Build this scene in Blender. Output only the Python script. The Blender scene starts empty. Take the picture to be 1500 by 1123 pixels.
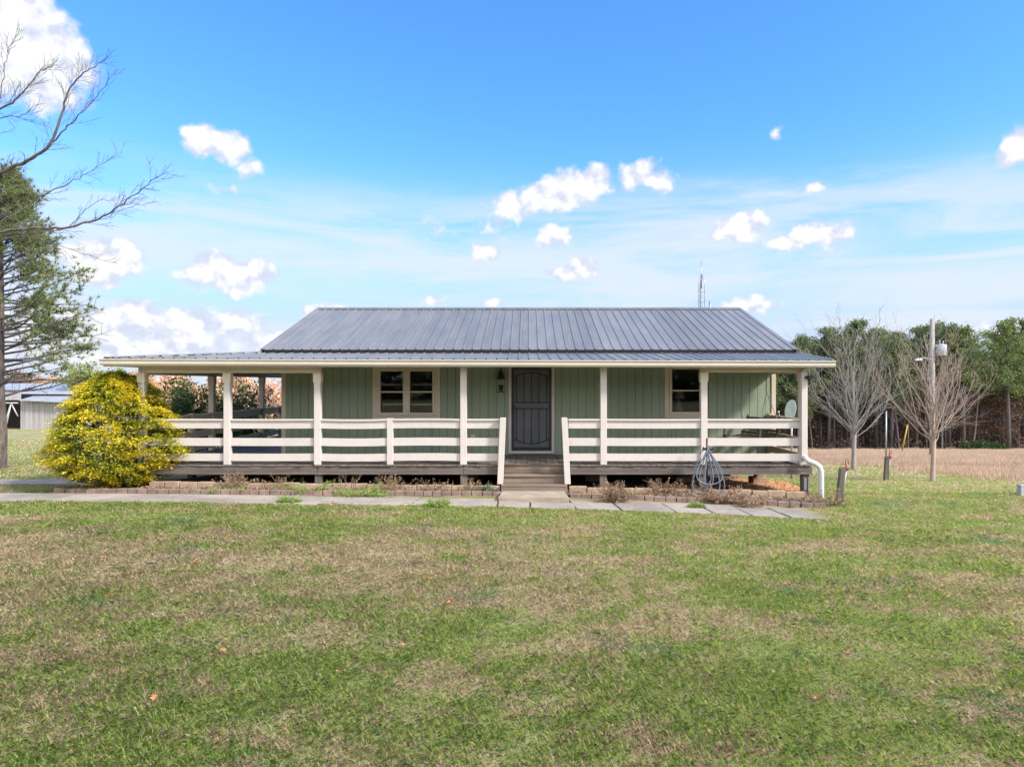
import bpy, math, random
import numpy as np
from mathutils import Vector, Matrix

# ------------------------------------------------------------------ camera
sc = bpy.context.scene
COL = sc.collection
H = 2.47            # camera height (m)
VX, VY = 775.0, 561.5   # where the depth lines meet in the photo (1500 x 1123)
cd = bpy.data.cameras.new('camera'); cam = bpy.data.objects.new('camera', cd); COL.objects.link(cam)
cam.location = (0, 0, H); cam.rotation_euler = (math.radians(90), 0, 0)
cd.sensor_width = 36.0; cd.lens = 24.0; cd.shift_x = -25/1500.0
cd.clip_start = 0.1; cd.clip_end = 3000
sc.camera = cam
sc.view_settings.view_transform = 'Standard'; sc.view_settings.look = 'None'
sc.view_settings.gamma = 1; sc.view_settings.exposure = 1.4

# ------------------------------------------------------------------ sun and sky
SUN_EL, SUN_AZ = math.radians(37), math.radians(118)     # azimuth clockwise from +Y
ld = bpy.data.lights.new('sun', 'SUN'); ld.energy = 2.4; ld.angle = math.radians(8); ld.color = (1.0, 0.93, 0.84)
sun = bpy.data.objects.new('sun', ld); COL.objects.link(sun)
sdir = Vector((math.sin(SUN_AZ)*math.cos(SUN_EL), math.cos(SUN_AZ)*math.cos(SUN_EL), math.sin(SUN_EL)))
sun.rotation_euler = sdir.to_track_quat('Z', 'Y').to_euler()
sun.location = (40, -20, 40)

class NT:
    """small node-tree helper"""
    def __init__(s, tree): s.t = tree; s.n = tree.nodes; s.l = tree.links
    def add(s, typ, **kw):
        n = s.n.new(typ)
        for k, v in kw.items(): setattr(n, k, v)
        return n
    def put(s, sock, v):
        if isinstance(v, bpy.types.NodeSocket): s.l.new(v, sock)
        elif v is not None: sock.default_value = v
    def math(s, op, a, b=None, c=None, clamp=False):
        n = s.add('ShaderNodeMath', operation=op); n.use_clamp = clamp
        s.put(n.inputs[0], a); s.put(n.inputs[1], b)
        if c is not None: s.put(n.inputs[2], c)
        return n.outputs[0]
    def vec(s, op, a, b=None, out=0):
        n = s.add('ShaderNodeVectorMath', operation=op)
        s.put(n.inputs[0], a)
        if b is not None: s.put(n.inputs[1], b)
        return n.outputs[out]
    def mix(s, f, a, b, blend='MIX'):
        n = s.add('ShaderNodeMix', data_type='RGBA', blend_type=blend)
        s.put(n.inputs[0], f); s.put(n.inputs[6], col4(a)); s.put(n.inputs[7], col4(b))
        return n.outputs[2]
    def ramp(s, v, lo, hi, smooth=True, a=0.0, b=1.0):
        n = s.add('ShaderNodeMapRange'); n.interpolation_type = 'SMOOTHSTEP' if smooth else 'LINEAR'
        s.put(n.inputs[0], v); n.inputs[1].default_value = lo; n.inputs[2].default_value = hi
        n.inputs[3].default_value = a; n.inputs[4].default_value = b
        return n.outputs[0]
    def noise(s, vec, scale, detail=4, rough=0.55, out=0, dist=0.0):
        n = s.add('ShaderNodeTexNoise'); s.put(n.inputs['Vector'], vec)
        n.inputs['Scale'].default_value = scale; n.inputs['Detail'].default_value = detail
        n.inputs['Roughness'].default_value = rough; n.inputs['Distortion'].default_value = dist
        return n.outputs[out]
def col4(c):
    if isinstance(c, (tuple, list)) and len(c) == 3: return (c[0], c[1], c[2], 1)
    return c

world = bpy.data.worlds.new('World'); sc.world = world; world.use_nodes = True
def build_world():
    w = NT(world.node_tree); w.n.clear()
    out = w.add('ShaderNodeOutputWorld'); bg = w.add('ShaderNodeBackground'); w.l.new(bg.outputs[0], out.inputs[0])
    bg.inputs[1].default_value = 0.115
    sky = w.add('ShaderNodeTexSky', sky_type='NISHITA'); sky.sun_disc = False
    sky.sun_elevation = SUN_EL; sky.sun_rotation = SUN_AZ
    sky.air_density = 1.0; sky.dust_density = 0.6; sky.ozone_density = 2.5; sky.altitude = 200
    tc = w.add('ShaderNodeTexCoord').outputs['Generated']
    sep = w.add('ShaderNodeSeparateXYZ'); w.l.new(tc, sep.inputs[0])
    az = w.math('ARCTAN2', sep.outputs[0], sep.outputs[1])
    el = w.math('ARCSINE', sep.outputs[2])
    comb = w.add('ShaderNodeCombineXYZ'); w.l.new(az, comb.inputs[0]); w.l.new(el, comb.inputs[1])
    P0 = comb.outputs[0]
    base = w.mix(1.0, sky.outputs[0], SKY_TINT, 'MULTIPLY')
    # paler towards the horizon
    hz = w.ramp(el, 0.02, 0.40, True, 1.0, 0.0)
    hz = w.math('POWER', hz, 1.5)
    base = w.mix(w.math('MULTIPLY', hz, 0.97), base, HZ_COL)
    # high thin cirrus streaks, slanting up to the right
    rot = w.add('ShaderNodeMapping'); w.l.new(P0, rot.inputs[0])
    rot.inputs['Rotation'].default_value = (0, 0, math.radians(-17)); rot.inputs['Scale'].default_value = (2.2, 13, 1)
    ci = w.noise(rot.outputs[0], 1.0, 7, 0.62, dist=0.5)
    rot2 = w.add('ShaderNodeMapping'); w.l.new(P0, rot2.inputs[0])
    rot2.inputs['Rotation'].default_value = (0, 0, math.radians(-3)); rot2.inputs['Scale'].default_value = (2.6, 17, 1)
    rot2.inputs['Location'].default_value = (3.1, 1.7, 0)
    ci2 = w.noise(rot2.outputs[0], 1.0, 8, 0.62, dist=0.6)
    c1 = w.math('MULTIPLY', w.ramp(ci, 0.50, 0.78), w.ramp(az, 0.0, 0.35))
    c1 = w.math('MULTIPLY', c1, w.ramp(el, 0.34, 0.25))
    c2 = w.math('MULTIPLY', w.ramp(ci2, 0.33, 0.62), w.ramp(el, 0.31, 0.20))
    cirr = w.math('ADD', w.math('MULTIPLY', c1, 0.60), w.math('MULTIPLY', c2, 0.80), clamp=True)
    base = w.mix(cirr, base, (2.75, 2.95, 3.3))
    # cumulus: each at its own bearing and height
    nz = w.add('ShaderNodeTexNoise'); w.l.new(P0, nz.inputs['Vector']); nz.inputs['Scale'].default_value = 26
    nz.inputs['Detail'].default_value = 3; nz.inputs['Roughness'].default_value = 0.5
    wv = w.vec('SUBTRACT', nz.outputs['Color'], (0.5, 0.5, 0.5))
    wv = w.vec('MULTIPLY', wv, (0.035, 0.026, 0))
    P = w.vec('ADD', P0, wv)
    d = None
    for (px, py, a, b, wt) in CLOUDS:
        u = (px-VX)/1000.0; v = (VY-py)/1000.0
        A = math.atan(u); E = math.atan(v*math.cos(A))
        sa = a/1000.0*math.cos(A)**2*1.12; sb = b/1000.0*math.cos(A)*1.12
        q = w.vec('SUBTRACT', P, (A, E, 0)); q = w.vec('MULTIPLY', q, (1/sa, 1/sb, 0))
        L = w.vec('LENGTH', q, out=1)
        f = w.math('MULTIPLY_ADD', L, -wt, wt)
        d = f if d is None else w.math('MAXIMUM', d, f)
    fine = w.noise(P0, 40, 9, 0.52)
    mid = w.noise(P0, 18, 6, 0.55)
    dd = w.math('ADD', d, w.math('MULTIPLY', w.math('SUBTRACT', fine, 0.5), 1.25))
    dd = w.math('ADD', dd, w.math('MULTIPLY', w.math('SUBTRACT', mid, 0.5), 0.6))
    mask = w.math('MULTIPLY', w.ramp(dd, -0.12, 0.50), 0.98)
    # relief: the same field a little higher up, so bases go greyer than tops
    up = w.vec('ADD', P0, (0.006, 0.014, 0))
    fine2 = w.noise(up, 40, 9, 0.52)
    rel = w.math('SUBTRACT', fine, fine2)
    br = w.math('ADD', w.math('MULTIPLY', dd, 0.55), w.math('MULTIPLY', rel, 2.1), clamp=False)
    br = w.ramp(br, -0.1, 0.55)
    cc = w.mix(br, (2.35, 2.55, 3.05), (3.4, 3.4, 3.5))
    # unseen bright cloud added behind the camera to fill light onto the house front
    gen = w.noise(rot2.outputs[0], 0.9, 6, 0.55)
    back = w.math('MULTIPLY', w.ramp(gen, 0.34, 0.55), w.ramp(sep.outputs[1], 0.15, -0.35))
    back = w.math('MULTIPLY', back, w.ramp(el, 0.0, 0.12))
    fin = w.mix(mask, base, cc)
    fin = w.mix(w.math('MULTIPLY', back, 0.9), fin, (8.9, 8.5, 8.1))     # added cloud, brightened as front fill light
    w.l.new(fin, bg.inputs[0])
SKY_TINT = (0.40, 0.77, 1.18)
HZ_COL = (2.1, 2.5, 3.15)
CLOUDS = [(30,70,95,75,1.5),(0,30,90,70,1.5),(95,85,48,38,1.2),(70,130,55,34,.9),(130,110,22,20,.7),
  (305,208,36,20,1.25),(335,214,34,20,1.2),(283,194,16,10,.9),(362,246,20,16,.7),(325,277,26,8,.35),
  (165,380,46,30,1.4),(125,378,50,28,1.2),(140,403,50,18,.9),(318,388,38,20,1.5),(300,403,42,18,1.4),(362,400,45,20,1.4),(340,418,60,14,.9),
  (755,300,42,18,1.1),(800,290,46,24,1.35),(838,276,44,26,1.35),(872,264,28,20,1.3),(738,314,24,10,.6),
  (938,256,28,22,1.25),(965,266,24,18,1.1),(1070,336,26,15,1.4),(1098,328,34,18,1.5),(1080,345,38,8,1.0),
  (1150,352,30,13,1.1),(1188,344,36,20,1.45),(1215,352,30,16,1.0),(1240,340,12,12,.5),
  (1492,214,30,26,1.35),(1478,230,24,16,1.0),(812,348,28,16,1.3),(711,367,21,12,1.3),(822,400,26,12,1.1),(856,390,26,12,1.1),
  (1098,446,38,13,1.4),(482,458,44,14,1.3),(265,470,56,22,1.2),(200,455,40,20,1.0),(180,478,60,26,1.1),(60,470,90,40,.9),(400,500,60,18,.7),(655,480,60,10,.4),(345,474,45,24,.8),(140,515,80,22,.9),(250,500,110,26,.8),(60,500,120,40,.7),
  (724,443,20,8,1.0),(636,340,18,14,.45),(636,440,16,8,.6),(1137,193,11,8,.7),(1192,277,11,7,.8),(1275,488,60,12,.6),(1460,486,50,16,1.0),(720,328,30,14,.35)]
build_world()

# ------------------------------------------------------------------ terrain height
def _sm(a, b, x):
    t = np.clip((x-a)/(b-a), 0, 1); return t*t*(3-2*t)
def gz(x, y):
    x = np.asarray(x, float); y = np.asarray(y, float)
    lat = 0.0744 - 0.012*np.clip(x, -9, 6.2)
    r = _sm(-9, 9, x)
    k = 0.04 + r*0.036; q = 0.00018*r
    t = y - 15.5
    t = np.where(t > 1, t, np.where(t < -1, 0, (t+1)**2/4))
    t = np.where(t > 75, 75 + 40*(1-np.exp(-(t-75)/40)), t)
    z = lat - k*t - q*t*t
    return z
def g(x, y): return float(gz(x, y))
def at(px, py):
    """ground point seen at a photo pixel"""
    u = (px-VX)/1000; v = (py-VY)/1000; Y = 3.0
    while Y < 200:
        if H - v*Y <= g(u*Y, Y): return u*Y, Y
        Y *= 1.004
    return u*Y, Y
def X(px, Y): return (px-VX)/1000*Y
def Z(py, Y): return H + (VY-py)/1000*Y

# ------------------------------------------------------------------ materials
MATS = {}
def newmat(name):
    m = bpy.data.materials.new(name); m.use_nodes = True
    t = NT(m.node_tree); b = m.node_tree.nodes['Principled BSDF']
    MATS[name] = m
    return m, t, b
def pos(t): return t.add('ShaderNodeNewGeometry').outputs['Position']
def obj_co(t): return t.add('ShaderNodeTexCoord').outputs['Object']
def surf(name, c1, c2, rough=0.7, scale=6, fine=60, bump=0.15, metal=0.0, spec=0.5, stretch=(1,1,1), dirt=None, rv=0.12, amp=.16):
    m, t, b = newmat(name)
    p = t.vec('MULTIPLY', obj_co(t), stretch)
    n1 = t.noise(p, scale, 5, 0.6); n2 = t.noise(p, fine, 4, 0.6)
    c = t.mix(t.ramp(n1, 0.3, 0.7), c1, c2)
    f = t.ramp(n2, 0.25, 0.75, True, 1-amp, 1+amp*.9)
    cf = t.add('ShaderNodeCombineXYZ')
    for i in range(3): t.l.new(f, cf.inputs[i])
    c = t.mix(1.0, c, cf.outputs[0], 'MULTIPLY')
    if dirt:
        n3 = t.noise(p, scale*2.3, 7, 0.7)
        c = t.mix(t.ramp(n3, 0.56, 0.74, True, 0, dirt[1]), c, dirt[0])
    t.l.new(c, b.inputs['Base Color'])
    t.l.new(t.ramp(n1, 0.2, 0.8, False, rough-rv, min(1, rough+rv)), b.inputs['Roughness'])
    b.inputs['Metallic'].default_value = metal
    b.inputs['Specular IOR Level'].default_value = spec
    if bump:
        bn = t.add('ShaderNodeBump'); bn.inputs['Strength'].default_value = bump; bn.inputs['Distance'].default_value = 0.01
        t.l.new(n2, bn.inputs['Height']); t.l.new(bn.outputs[0], b.inputs['Normal'])
    return m
M = MATS
surf('white_paint', (.55,.505,.475), (.50,.46,.43), .55, 1.6, 60, .05, dirt=((.40,.35,.31), .45), amp=.04)
surf('cream_paint', (.60,.53,.42), (.54,.475,.375), .55, 1.5, 60, .05, dirt=((.38,.32,.25), .22), amp=.04)
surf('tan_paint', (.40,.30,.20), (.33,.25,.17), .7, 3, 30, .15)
surf('gutter_paint', (.57,.53,.455), (.52,.48,.41), .4, 1, 30, .02, dirt=((.42,.37,.3), .2), amp=.03)
surf('green_siding', (.275,.335,.245), (.24,.295,.215), .75, 1.0, 45, .15, stretch=(1,1,.15), dirt=((.22,.26,.19), .3), amp=.07)
surf('groove', (.07,.09,.065), (.06,.08,.055), .9)
surf('deck_wood', (.175,.15,.13), (.10,.085,.075), .8, 3, 60, .4, stretch=(4,.25,4), dirt=((.28,.25,.22), .6))
surf('deck_paint', (.13,.135,.145), (.10,.105,.115), .5, 2, 50, .2, dirt=((.2,.19,.18), .4))
surf('fascia_wood', (.15,.125,.11), (.085,.07,.062), .85, 3, 50, .4, stretch=(.3,3,4), dirt=((.27,.235,.20), .7))
surf('step_wood', (.23,.18,.135), (.145,.11,.085), .85, 3, 50, .4, stretch=(.3,3,4), dirt=((.30,.25,.2), .6))
surf('post_wood', (.16,.13,.11), (.10,.08,.07), .85, 3, 50, .4, stretch=(4,4,.3), dirt=((.25,.21,.18), .6))
surf('grey_wood', (.16,.14,.115), (.095,.08,.065), .9, 4, 40, .5, stretch=(5,5,.3), dirt=((.32,.28,.23), .6))
surf('barn_wood', (.40,.39,.40), (.27,.26,.265), .9, 1.2, 20, .4, stretch=(4,4,.12), dirt=((.2,.19,.19), .6))
surf('barn_roof', (.44,.45,.48), (.34,.35,.37), .45, .8, 8, .05, metal=.3, dirt=((.4,.33,.28), .35))
surf('black_iron', (.016,.015,.018), (.024,.022,.025), .45, 8, 60, .05)
surf('door_panel', (.10,.105,.12), (.08,.085,.10), .5, 3, 200, .1)
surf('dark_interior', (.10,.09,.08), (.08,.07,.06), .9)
surf('interior_trim', (.45,.42,.38), (.40,.37,.33), .8)
surf('white_plastic', (.60,.62,.61), (.52,.54,.54), .4, 4, 30, .03, dirt=((.5,.48,.42), .35))
surf('hose', (.12,.15,.20), (.16,.19,.25), .4, 6, 40, .03)
surf('red_iron', (.30,.05,.035), (.2,.04,.03), .55, 10, 60, .1)
surf('galvanised', (.38,.39,.40), (.28,.29,.30), .45, 5, 40, .05, metal=.6)
surf('yellow_plastic', (.55,.36,.04), (.48,.30,.035), .5)
surf('dish_grey', (.62,.66,.70), (.55,.59,.63), .45)
surf('light_metal', (.42,.44,.47), (.36,.375,.40), .4, 4, 30, .02, metal=.2)
surf('pale_pole', (.36,.345,.33), (.25,.235,.225), .9, 2, 25, .3, stretch=(3,3,.2), dirt=((.18,.16,.15), .5))
surf('concrete_block', (.34,.25,.17), (.24,.175,.12), .95, 5, 50, .5)
surf('slab_stone', (.35,.31,.27), (.215,.19,.165), .9, 1.1, 30, .3, dirt=((.17,.15,.115), .85))
surf('door_slab', (.36,.30,.24), (.27,.22,.175), .9, 4, 40, .3, dirt=((.22,.18,.14), .5))
surf('edging_brick', (.26,.185,.15), (.16,.115,.10), .95, 4, 40, .6, dirt=((.34,.28,.23), .6))
surf('edging_block', (.40,.29,.20), (.27,.2,.145), .95, 4, 40, .5, dirt=((.2,.16,.13), .5))
surf('mulch', (.13,.095,.07), (.075,.055,.042), 1.0, 6, 40, .9, dirt=((.26,.19,.13), .7))
surf('clay', (.72,.34,.11), (.52,.25,.10), 1.0, 2, 30, .9, dirt=((.22,.15,.09), .8), amp=.3)
surf('crawl_soil', (.11,.075,.05), (.06,.045,.035), 1.0, 3, 30, .7)
surf('maple_bark', (.31,.285,.26), (.22,.20,.185), .95, 4, 40, .4, stretch=(1,1,.4), dirt=((.40,.38,.35), .5))
surf('maple_bark_red', (.42,.32,.27), (.32,.245,.21), .95, 4, 40, .4, stretch=(1,1,.4), dirt=((.42,.37,.33), .5))
surf('grey_bark', (.15,.13,.125), (.085,.075,.075), .95, 5, 40, .5, stretch=(1,1,.4), dirt=((.26,.14,.08), .25))
surf('pine_bark', (.15,.12,.10), (.06,.048,.042), .95, 9, 50, 1.0, stretch=(1,1,.35), dirt=((.33,.30,.28), .8), amp=.3)
surf('pine_trunk', (.125,.105,.105), (.075,.062,.062), .95, 2, 20, .4, stretch=(1,1,.3), dirt=((.20,.175,.17), .6))
surf('pale_trunk', (.21,.185,.18), (.14,.12,.12), .95, 2, 20, .3, stretch=(1,1,.3), dirt=((.30,.27,.26), .5))
surf('dead_stem', (.30,.215,.14), (.19,.135,.09), .95, 8, 60, .2)

def leafmat(name, cols, rough=.6, trans=.25, var=None, spec=.3):
    """cols: list of (position, colour) picked per leaf by its own random value"""
    m, t, b = newmat(name)
    a = t.add('ShaderNodeAttribute', attribute_name='rnd')
    r = t.add('ShaderNodeValToRGB'); t.l.new(a.outputs['Fac'], r.inputs[0])
    e = r.color_ramp.elements
    while len(e) < len(cols): e.new(.5)
    for i, (p, c) in enumerate(cols): e[i].position = p; e[i].color = col4(c)
    t.l.new(r.outputs[0], b.inputs['Base Color'])
    b.inputs['Roughness'].default_value = rough; b.inputs['Specular IOR Level'].default_value = spec
    tr = t.add('ShaderNodeBsdfTranslucent'); t.l.new(r.outputs[0], tr.inputs[0])
    mx = t.add('ShaderNodeMixShader'); mx.inputs[0].default_value = trans
    t.l.new(b.outputs[0], mx.inputs[1]); t.l.new(tr.outputs[0], mx.inputs[2])
    t.l.new(mx.outputs[0], t.n['Material Output'].inputs[0])
    return m
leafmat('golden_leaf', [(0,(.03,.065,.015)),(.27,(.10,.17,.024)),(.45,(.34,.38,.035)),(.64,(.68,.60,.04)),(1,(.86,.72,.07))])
leafmat('evergreen_leaf', [(0,(.012,.035,.010)),(.5,(.03,.075,.02)),(1,(.07,.13,.03))])
leafmat('pine_needle', [(0,(.10,.13,.055)),(.5,(.24,.29,.11)),(.85,(.36,.39,.16)),(1,(.44,.38,.22))], trans=.4)
leafmat('far_pine_needle', [(0,(.055,.08,.034)),(.5,(.14,.19,.075)),(1,(.26,.30,.12))], trans=.35)
leafmat('far_pine_needle_light', [(0,(.07,.10,.035)),(.5,(.18,.24,.08)),(1,(.32,.36,.13))], trans=.35)
leafmat('autumn_pink', [(0,(.58,.33,.22)),(.5,(.80,.53,.38)),(1,(.90,.70,.55))], trans=.35)
leafmat('autumn_orange', [(0,(.46,.28,.16)),(.5,(.70,.46,.27)),(1,(.82,.60,.40))], trans=.35)
leafmat('autumn_green', [(0,(.12,.17,.04)),(.5,(.26,.31,.09)),(1,(.42,.43,.13))], trans=.35)
leafmat('rust_leaf', [(0,(.11,.07,.045)),(.5,(.21,.125,.07)),(1,(.32,.19,.10))], trans=.2)
leafmat('brush', [(0,(.085,.065,.055)),(.5,(.15,.112,.09)),(.85,(.21,.135,.09)),(1,(.09,.105,.055))], trans=.1)
leafmat('dry_leaf', [(0,(.16,.10,.06)),(.5,(.30,.20,.125)),(1,(.44,.32,.21))], trans=.15)
leafmat('fallen_orange', [(0,(.46,.22,.10)),(1,(.60,.32,.15))], trans=.1)
leafmat('weed_green', [(0,(.14,.24,.05)),(.6,(.24,.36,.08)),(1,(.38,.44,.14))])
leafmat('teal_leaf', [(0,(.05,.14,.09)),(1,(.12,.24,.16))])

# lawn: blades and thatch read the same patch noise in world space
def grass_patch(t):
    p = pos(t)
    pf = t.vec('MULTIPLY', p, (1, 1, 0))
    big = t.noise(t.vec('MULTIPLY', pf, (.55, 1, 1)), .42, 3, .5)
    midn = t.noise(t.vec('MULTIPLY', pf, (.6, 1, 1)), 1.25, 5, .62)
    sml = t.noise(pf, 6, 3, .6)
    sepp = t.add('ShaderNodeSeparateXYZ'); t.l.new(p, sepp.inputs[0])
    fin3 = t.noise(pf, 3.1, 4, .65)
    s = t.math('ADD', t.math('MULTIPLY', big, .6), t.math('MULTIPLY', midn, .85))
    s = t.math('ADD', s, t.math('MULTIPLY', sml, .40)); s = t.math('ADD', s, t.math('MULTIPLY', fin3, .55))
    # the worn, drier belt across the middle of the lawn and to its left
    belt = t.math('MULTIPLY', t.ramp(sepp.outputs[1], 6.0, 8.0), t.ramp(sepp.outputs[1], 11.8, 10.0))
    belt = t.math('MULTIPLY', belt, t.ramp(sepp.outputs[0], 3.2, -1.0, True, .2, 1.0))
    s = t.math('ADD', s, t.math('MULTIPLY', belt, .13))
    far = t.ramp(sepp.outputs[1], 15.5, 20, True, 0, .07)
    s = t.math('ADD', s, far)
    return p, t.ramp(s, 1.12, 1.38), t.noise(pf, 2.2, 4, .6), sml
def blade_mat():
    m, t, b = newmat('grass_blade')
    p, dry, hue, sml = grass_patch(t)
    a = t.add('ShaderNodeAttribute', attribute_name='rnd').outputs['Fac']
    a2 = t.math('FRACT', t.math('MULTIPLY', a, 37.7))
    a3 = t.math('FRACT', t.math('MULTIPLY', a, 91.3))
    gr = t.mix(t.ramp(hue, .35, .65), (.31,.44,.08), (.52,.57,.17))
    gr = t.mix(a2, gr, (.44,.58,.12)); gr = t.mix(t.ramp(a3, .82, 1), gr, (.22,.38,.15))
    cool = t.ramp(t.noise(t.vec('MULTIPLY', p, (1,1,0)), .9, 3, .5), .56, .70, True, 0, .65); gr = t.mix(cool, gr, (.24,.42,.22))
    st = t.mix(a2, (.70,.49,.33), (.88,.72,.52)); st = t.mix(t.ramp(a3, .7, 1), st, (.48,.32,.24))
    thr = t.math('MULTIPLY_ADD', dry, .58, .12)
    isdry = t.math('LESS_THAN', a, thr)
    c = t.mix(isdry, gr, st)
    t.l.new(c, b.inputs['Base Color']); b.inputs['Roughness'].default_value = .6; b.inputs['Specular IOR Level'].default_value = .25
    tr = t.add('ShaderNodeBsdfTranslucent'); t.l.new(c, tr.inputs[0])
    mx = t.add('ShaderNodeMixShader'); mx.inputs[0].default_value = .5
    t.l.new(b.outputs[0], mx.inputs[1]); t.l.new(tr.outputs[0], mx.inputs[2]); t.l.new(mx.outputs[0], t.n['Material Output'].inputs[0])
def ground_mat():
    m, t, b = newmat('ground_thatch')
    p, dry, hue, sml = grass_patch(t)
    f1 = t.noise(p, 38, 5, .7); f2 = t.noise(p, 140, 3, .7)
    gr = t.mix(t.ramp(hue, .35, .65), (.135,.17,.045), (.19,.215,.065))
    st = t.mix(t.ramp(f1, .3, .7), (.27,.195,.125), (.50,.38,.26))
    k = t.math('ADD', t.math('MULTIPLY_ADD', dry, .62, .22), t.math('MULTIPLY', t.math('SUBTRACT', f1, .5), 1.5), clamp=True)
    c = t.mix(k, gr, st)
    c = t.mix(t.ramp(f2, .2, .8), t.mix(1, c, (.55,.55,.55), 'MULTIPLY'), t.mix(1, c, (1.2,1.2,1.2), 'MULTIPLY'))
    # woodland floor far to the right; beyond the modelled blades the sheet itself has the colour of short turf
    sp = t.add('ShaderNodeSeparateXYZ'); t.l.new(p, sp.inputs[0])
    c = t.mix(t.ramp(sp.outputs[1], 34, 40), c, t.mix(1, c, (1.12,1.22,1.05), 'MULTIPLY'))
    wood = t.math('MULTIPLY', t.ramp(sp.outputs[1], 73, 76), t.ramp(sp.outputs[0], 0, 15))
    c = t.mix(wood, c, t.mix(f1, (.11,.06,.035), (.20,.10,.05)))
    t.l.new(c, b.inputs['Base Color']); b.inputs['Roughness'].default_value = .95; b.inputs['Specular IOR Level'].default_value = .1
    bn = t.add('ShaderNodeBump'); bn.inputs['Strength'].default_value = .6; bn.inputs['Distance'].default_value = .02
    t.l.new(f1, bn.inputs['Height']); t.l.new(bn.outputs[0], b.inputs['Normal'])
blade_mat(); ground_mat()
leafmat('broomsedge', [(0,(.22,.14,.09)),(.45,(.46,.32,.225)),(.85,(.64,.48,.345)),(1,(.20,.20,.08))], trans=.3)

def roof_mat():
    m, t, b = newmat('roof_metal')
    p = obj_co(t)
    n1 = t.noise(t.vec('MULTIPLY', p, (3, .5, .5)), 1.2, 5, .6); n2 = t.noise(p, 24, 4, .6)
    c = t.mix(t.ramp(n1, .3, .7), (.165,.168,.172), (.205,.206,.207))
    c = t.mix(t.ramp(n2, .55, .8, True, 0, .25), c, (.22,.21,.21))
    sx = t.add('ShaderNodeSeparateXYZ'); t.l.new(p, sx.inputs[0])   # each sheet of metal weathers a little differently
    wn = t.add('ShaderNodeTexWhiteNoise', noise_dimensions='1D'); t.l.new(t.math('FLOOR', t.math('DIVIDE', sx.outputs[0], .9144)), wn.inputs['W'])
    lv = t.ramp(wn.outputs['Value'], 0, 1, False, .90, 1.09); cf = t.add('ShaderNodeCombineXYZ')
    for i in range(3): t.l.new(lv, cf.inputs[i])
    c = t.mix(1.0, c, cf.outputs[0], 'MULTIPLY')
    stn = t.noise(t.vec('MULTIPLY', p, (9, .6, .6)), 1.5, 6, .65); c = t.mix(t.ramp(stn, .58, .8, True, 0, .35), c, (.30,.285,.27))
    t.l.new(c, b.inputs['Base Color'])
    t.l.new(t.ramp(n1, .2, .8, False, .36, .52), b.inputs['Roughness'])
    b.inputs['Metallic'].default_value = .1; b.inputs['Specular IOR Level'].default_value = .4
    bn = t.add('ShaderNodeBump'); bn.inputs['Strength'].default_value = .12; bn.inputs['Distance'].default_value = .01
    t.l.new(n1, bn.inputs['Height']); t.l.new(bn.outputs[0], b.inputs['Normal'])
roof_mat()
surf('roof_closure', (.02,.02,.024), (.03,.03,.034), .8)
def glass_mat():
    m, t, b = newmat('window_glass')
    gl = t.add('ShaderNodeBsdfGlossy'); gl.inputs['Roughness'].default_value = .02; gl.inputs[0].default_value = (1,1,1,1)
    tr = t.add('ShaderNodeBsdfTransparent'); tr.inputs[0].default_value = (.85,.87,.83,1)
    fr = t.add('ShaderNodeFresnel'); fr.inputs[0].default_value = 1.6
    bn = t.add('ShaderNodeBump'); bn.inputs['Strength'].default_value = .04
    t.l.new(t.noise(obj_co(t), 3, 2, .5), bn.inputs['Height']); t.l.new(bn.outputs[0], gl.inputs['Normal'])
    mx = t.add('ShaderNodeMixShader'); t.l.new(fr.outputs[0], mx.inputs[0])
    t.l.new(tr.outputs[0], mx.inputs[1]); t.l.new(gl.outputs[0], mx.inputs[2]); t.l.new(mx.outputs[0], t.n['Material Output'].inputs[0])
glass_mat()

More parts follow.
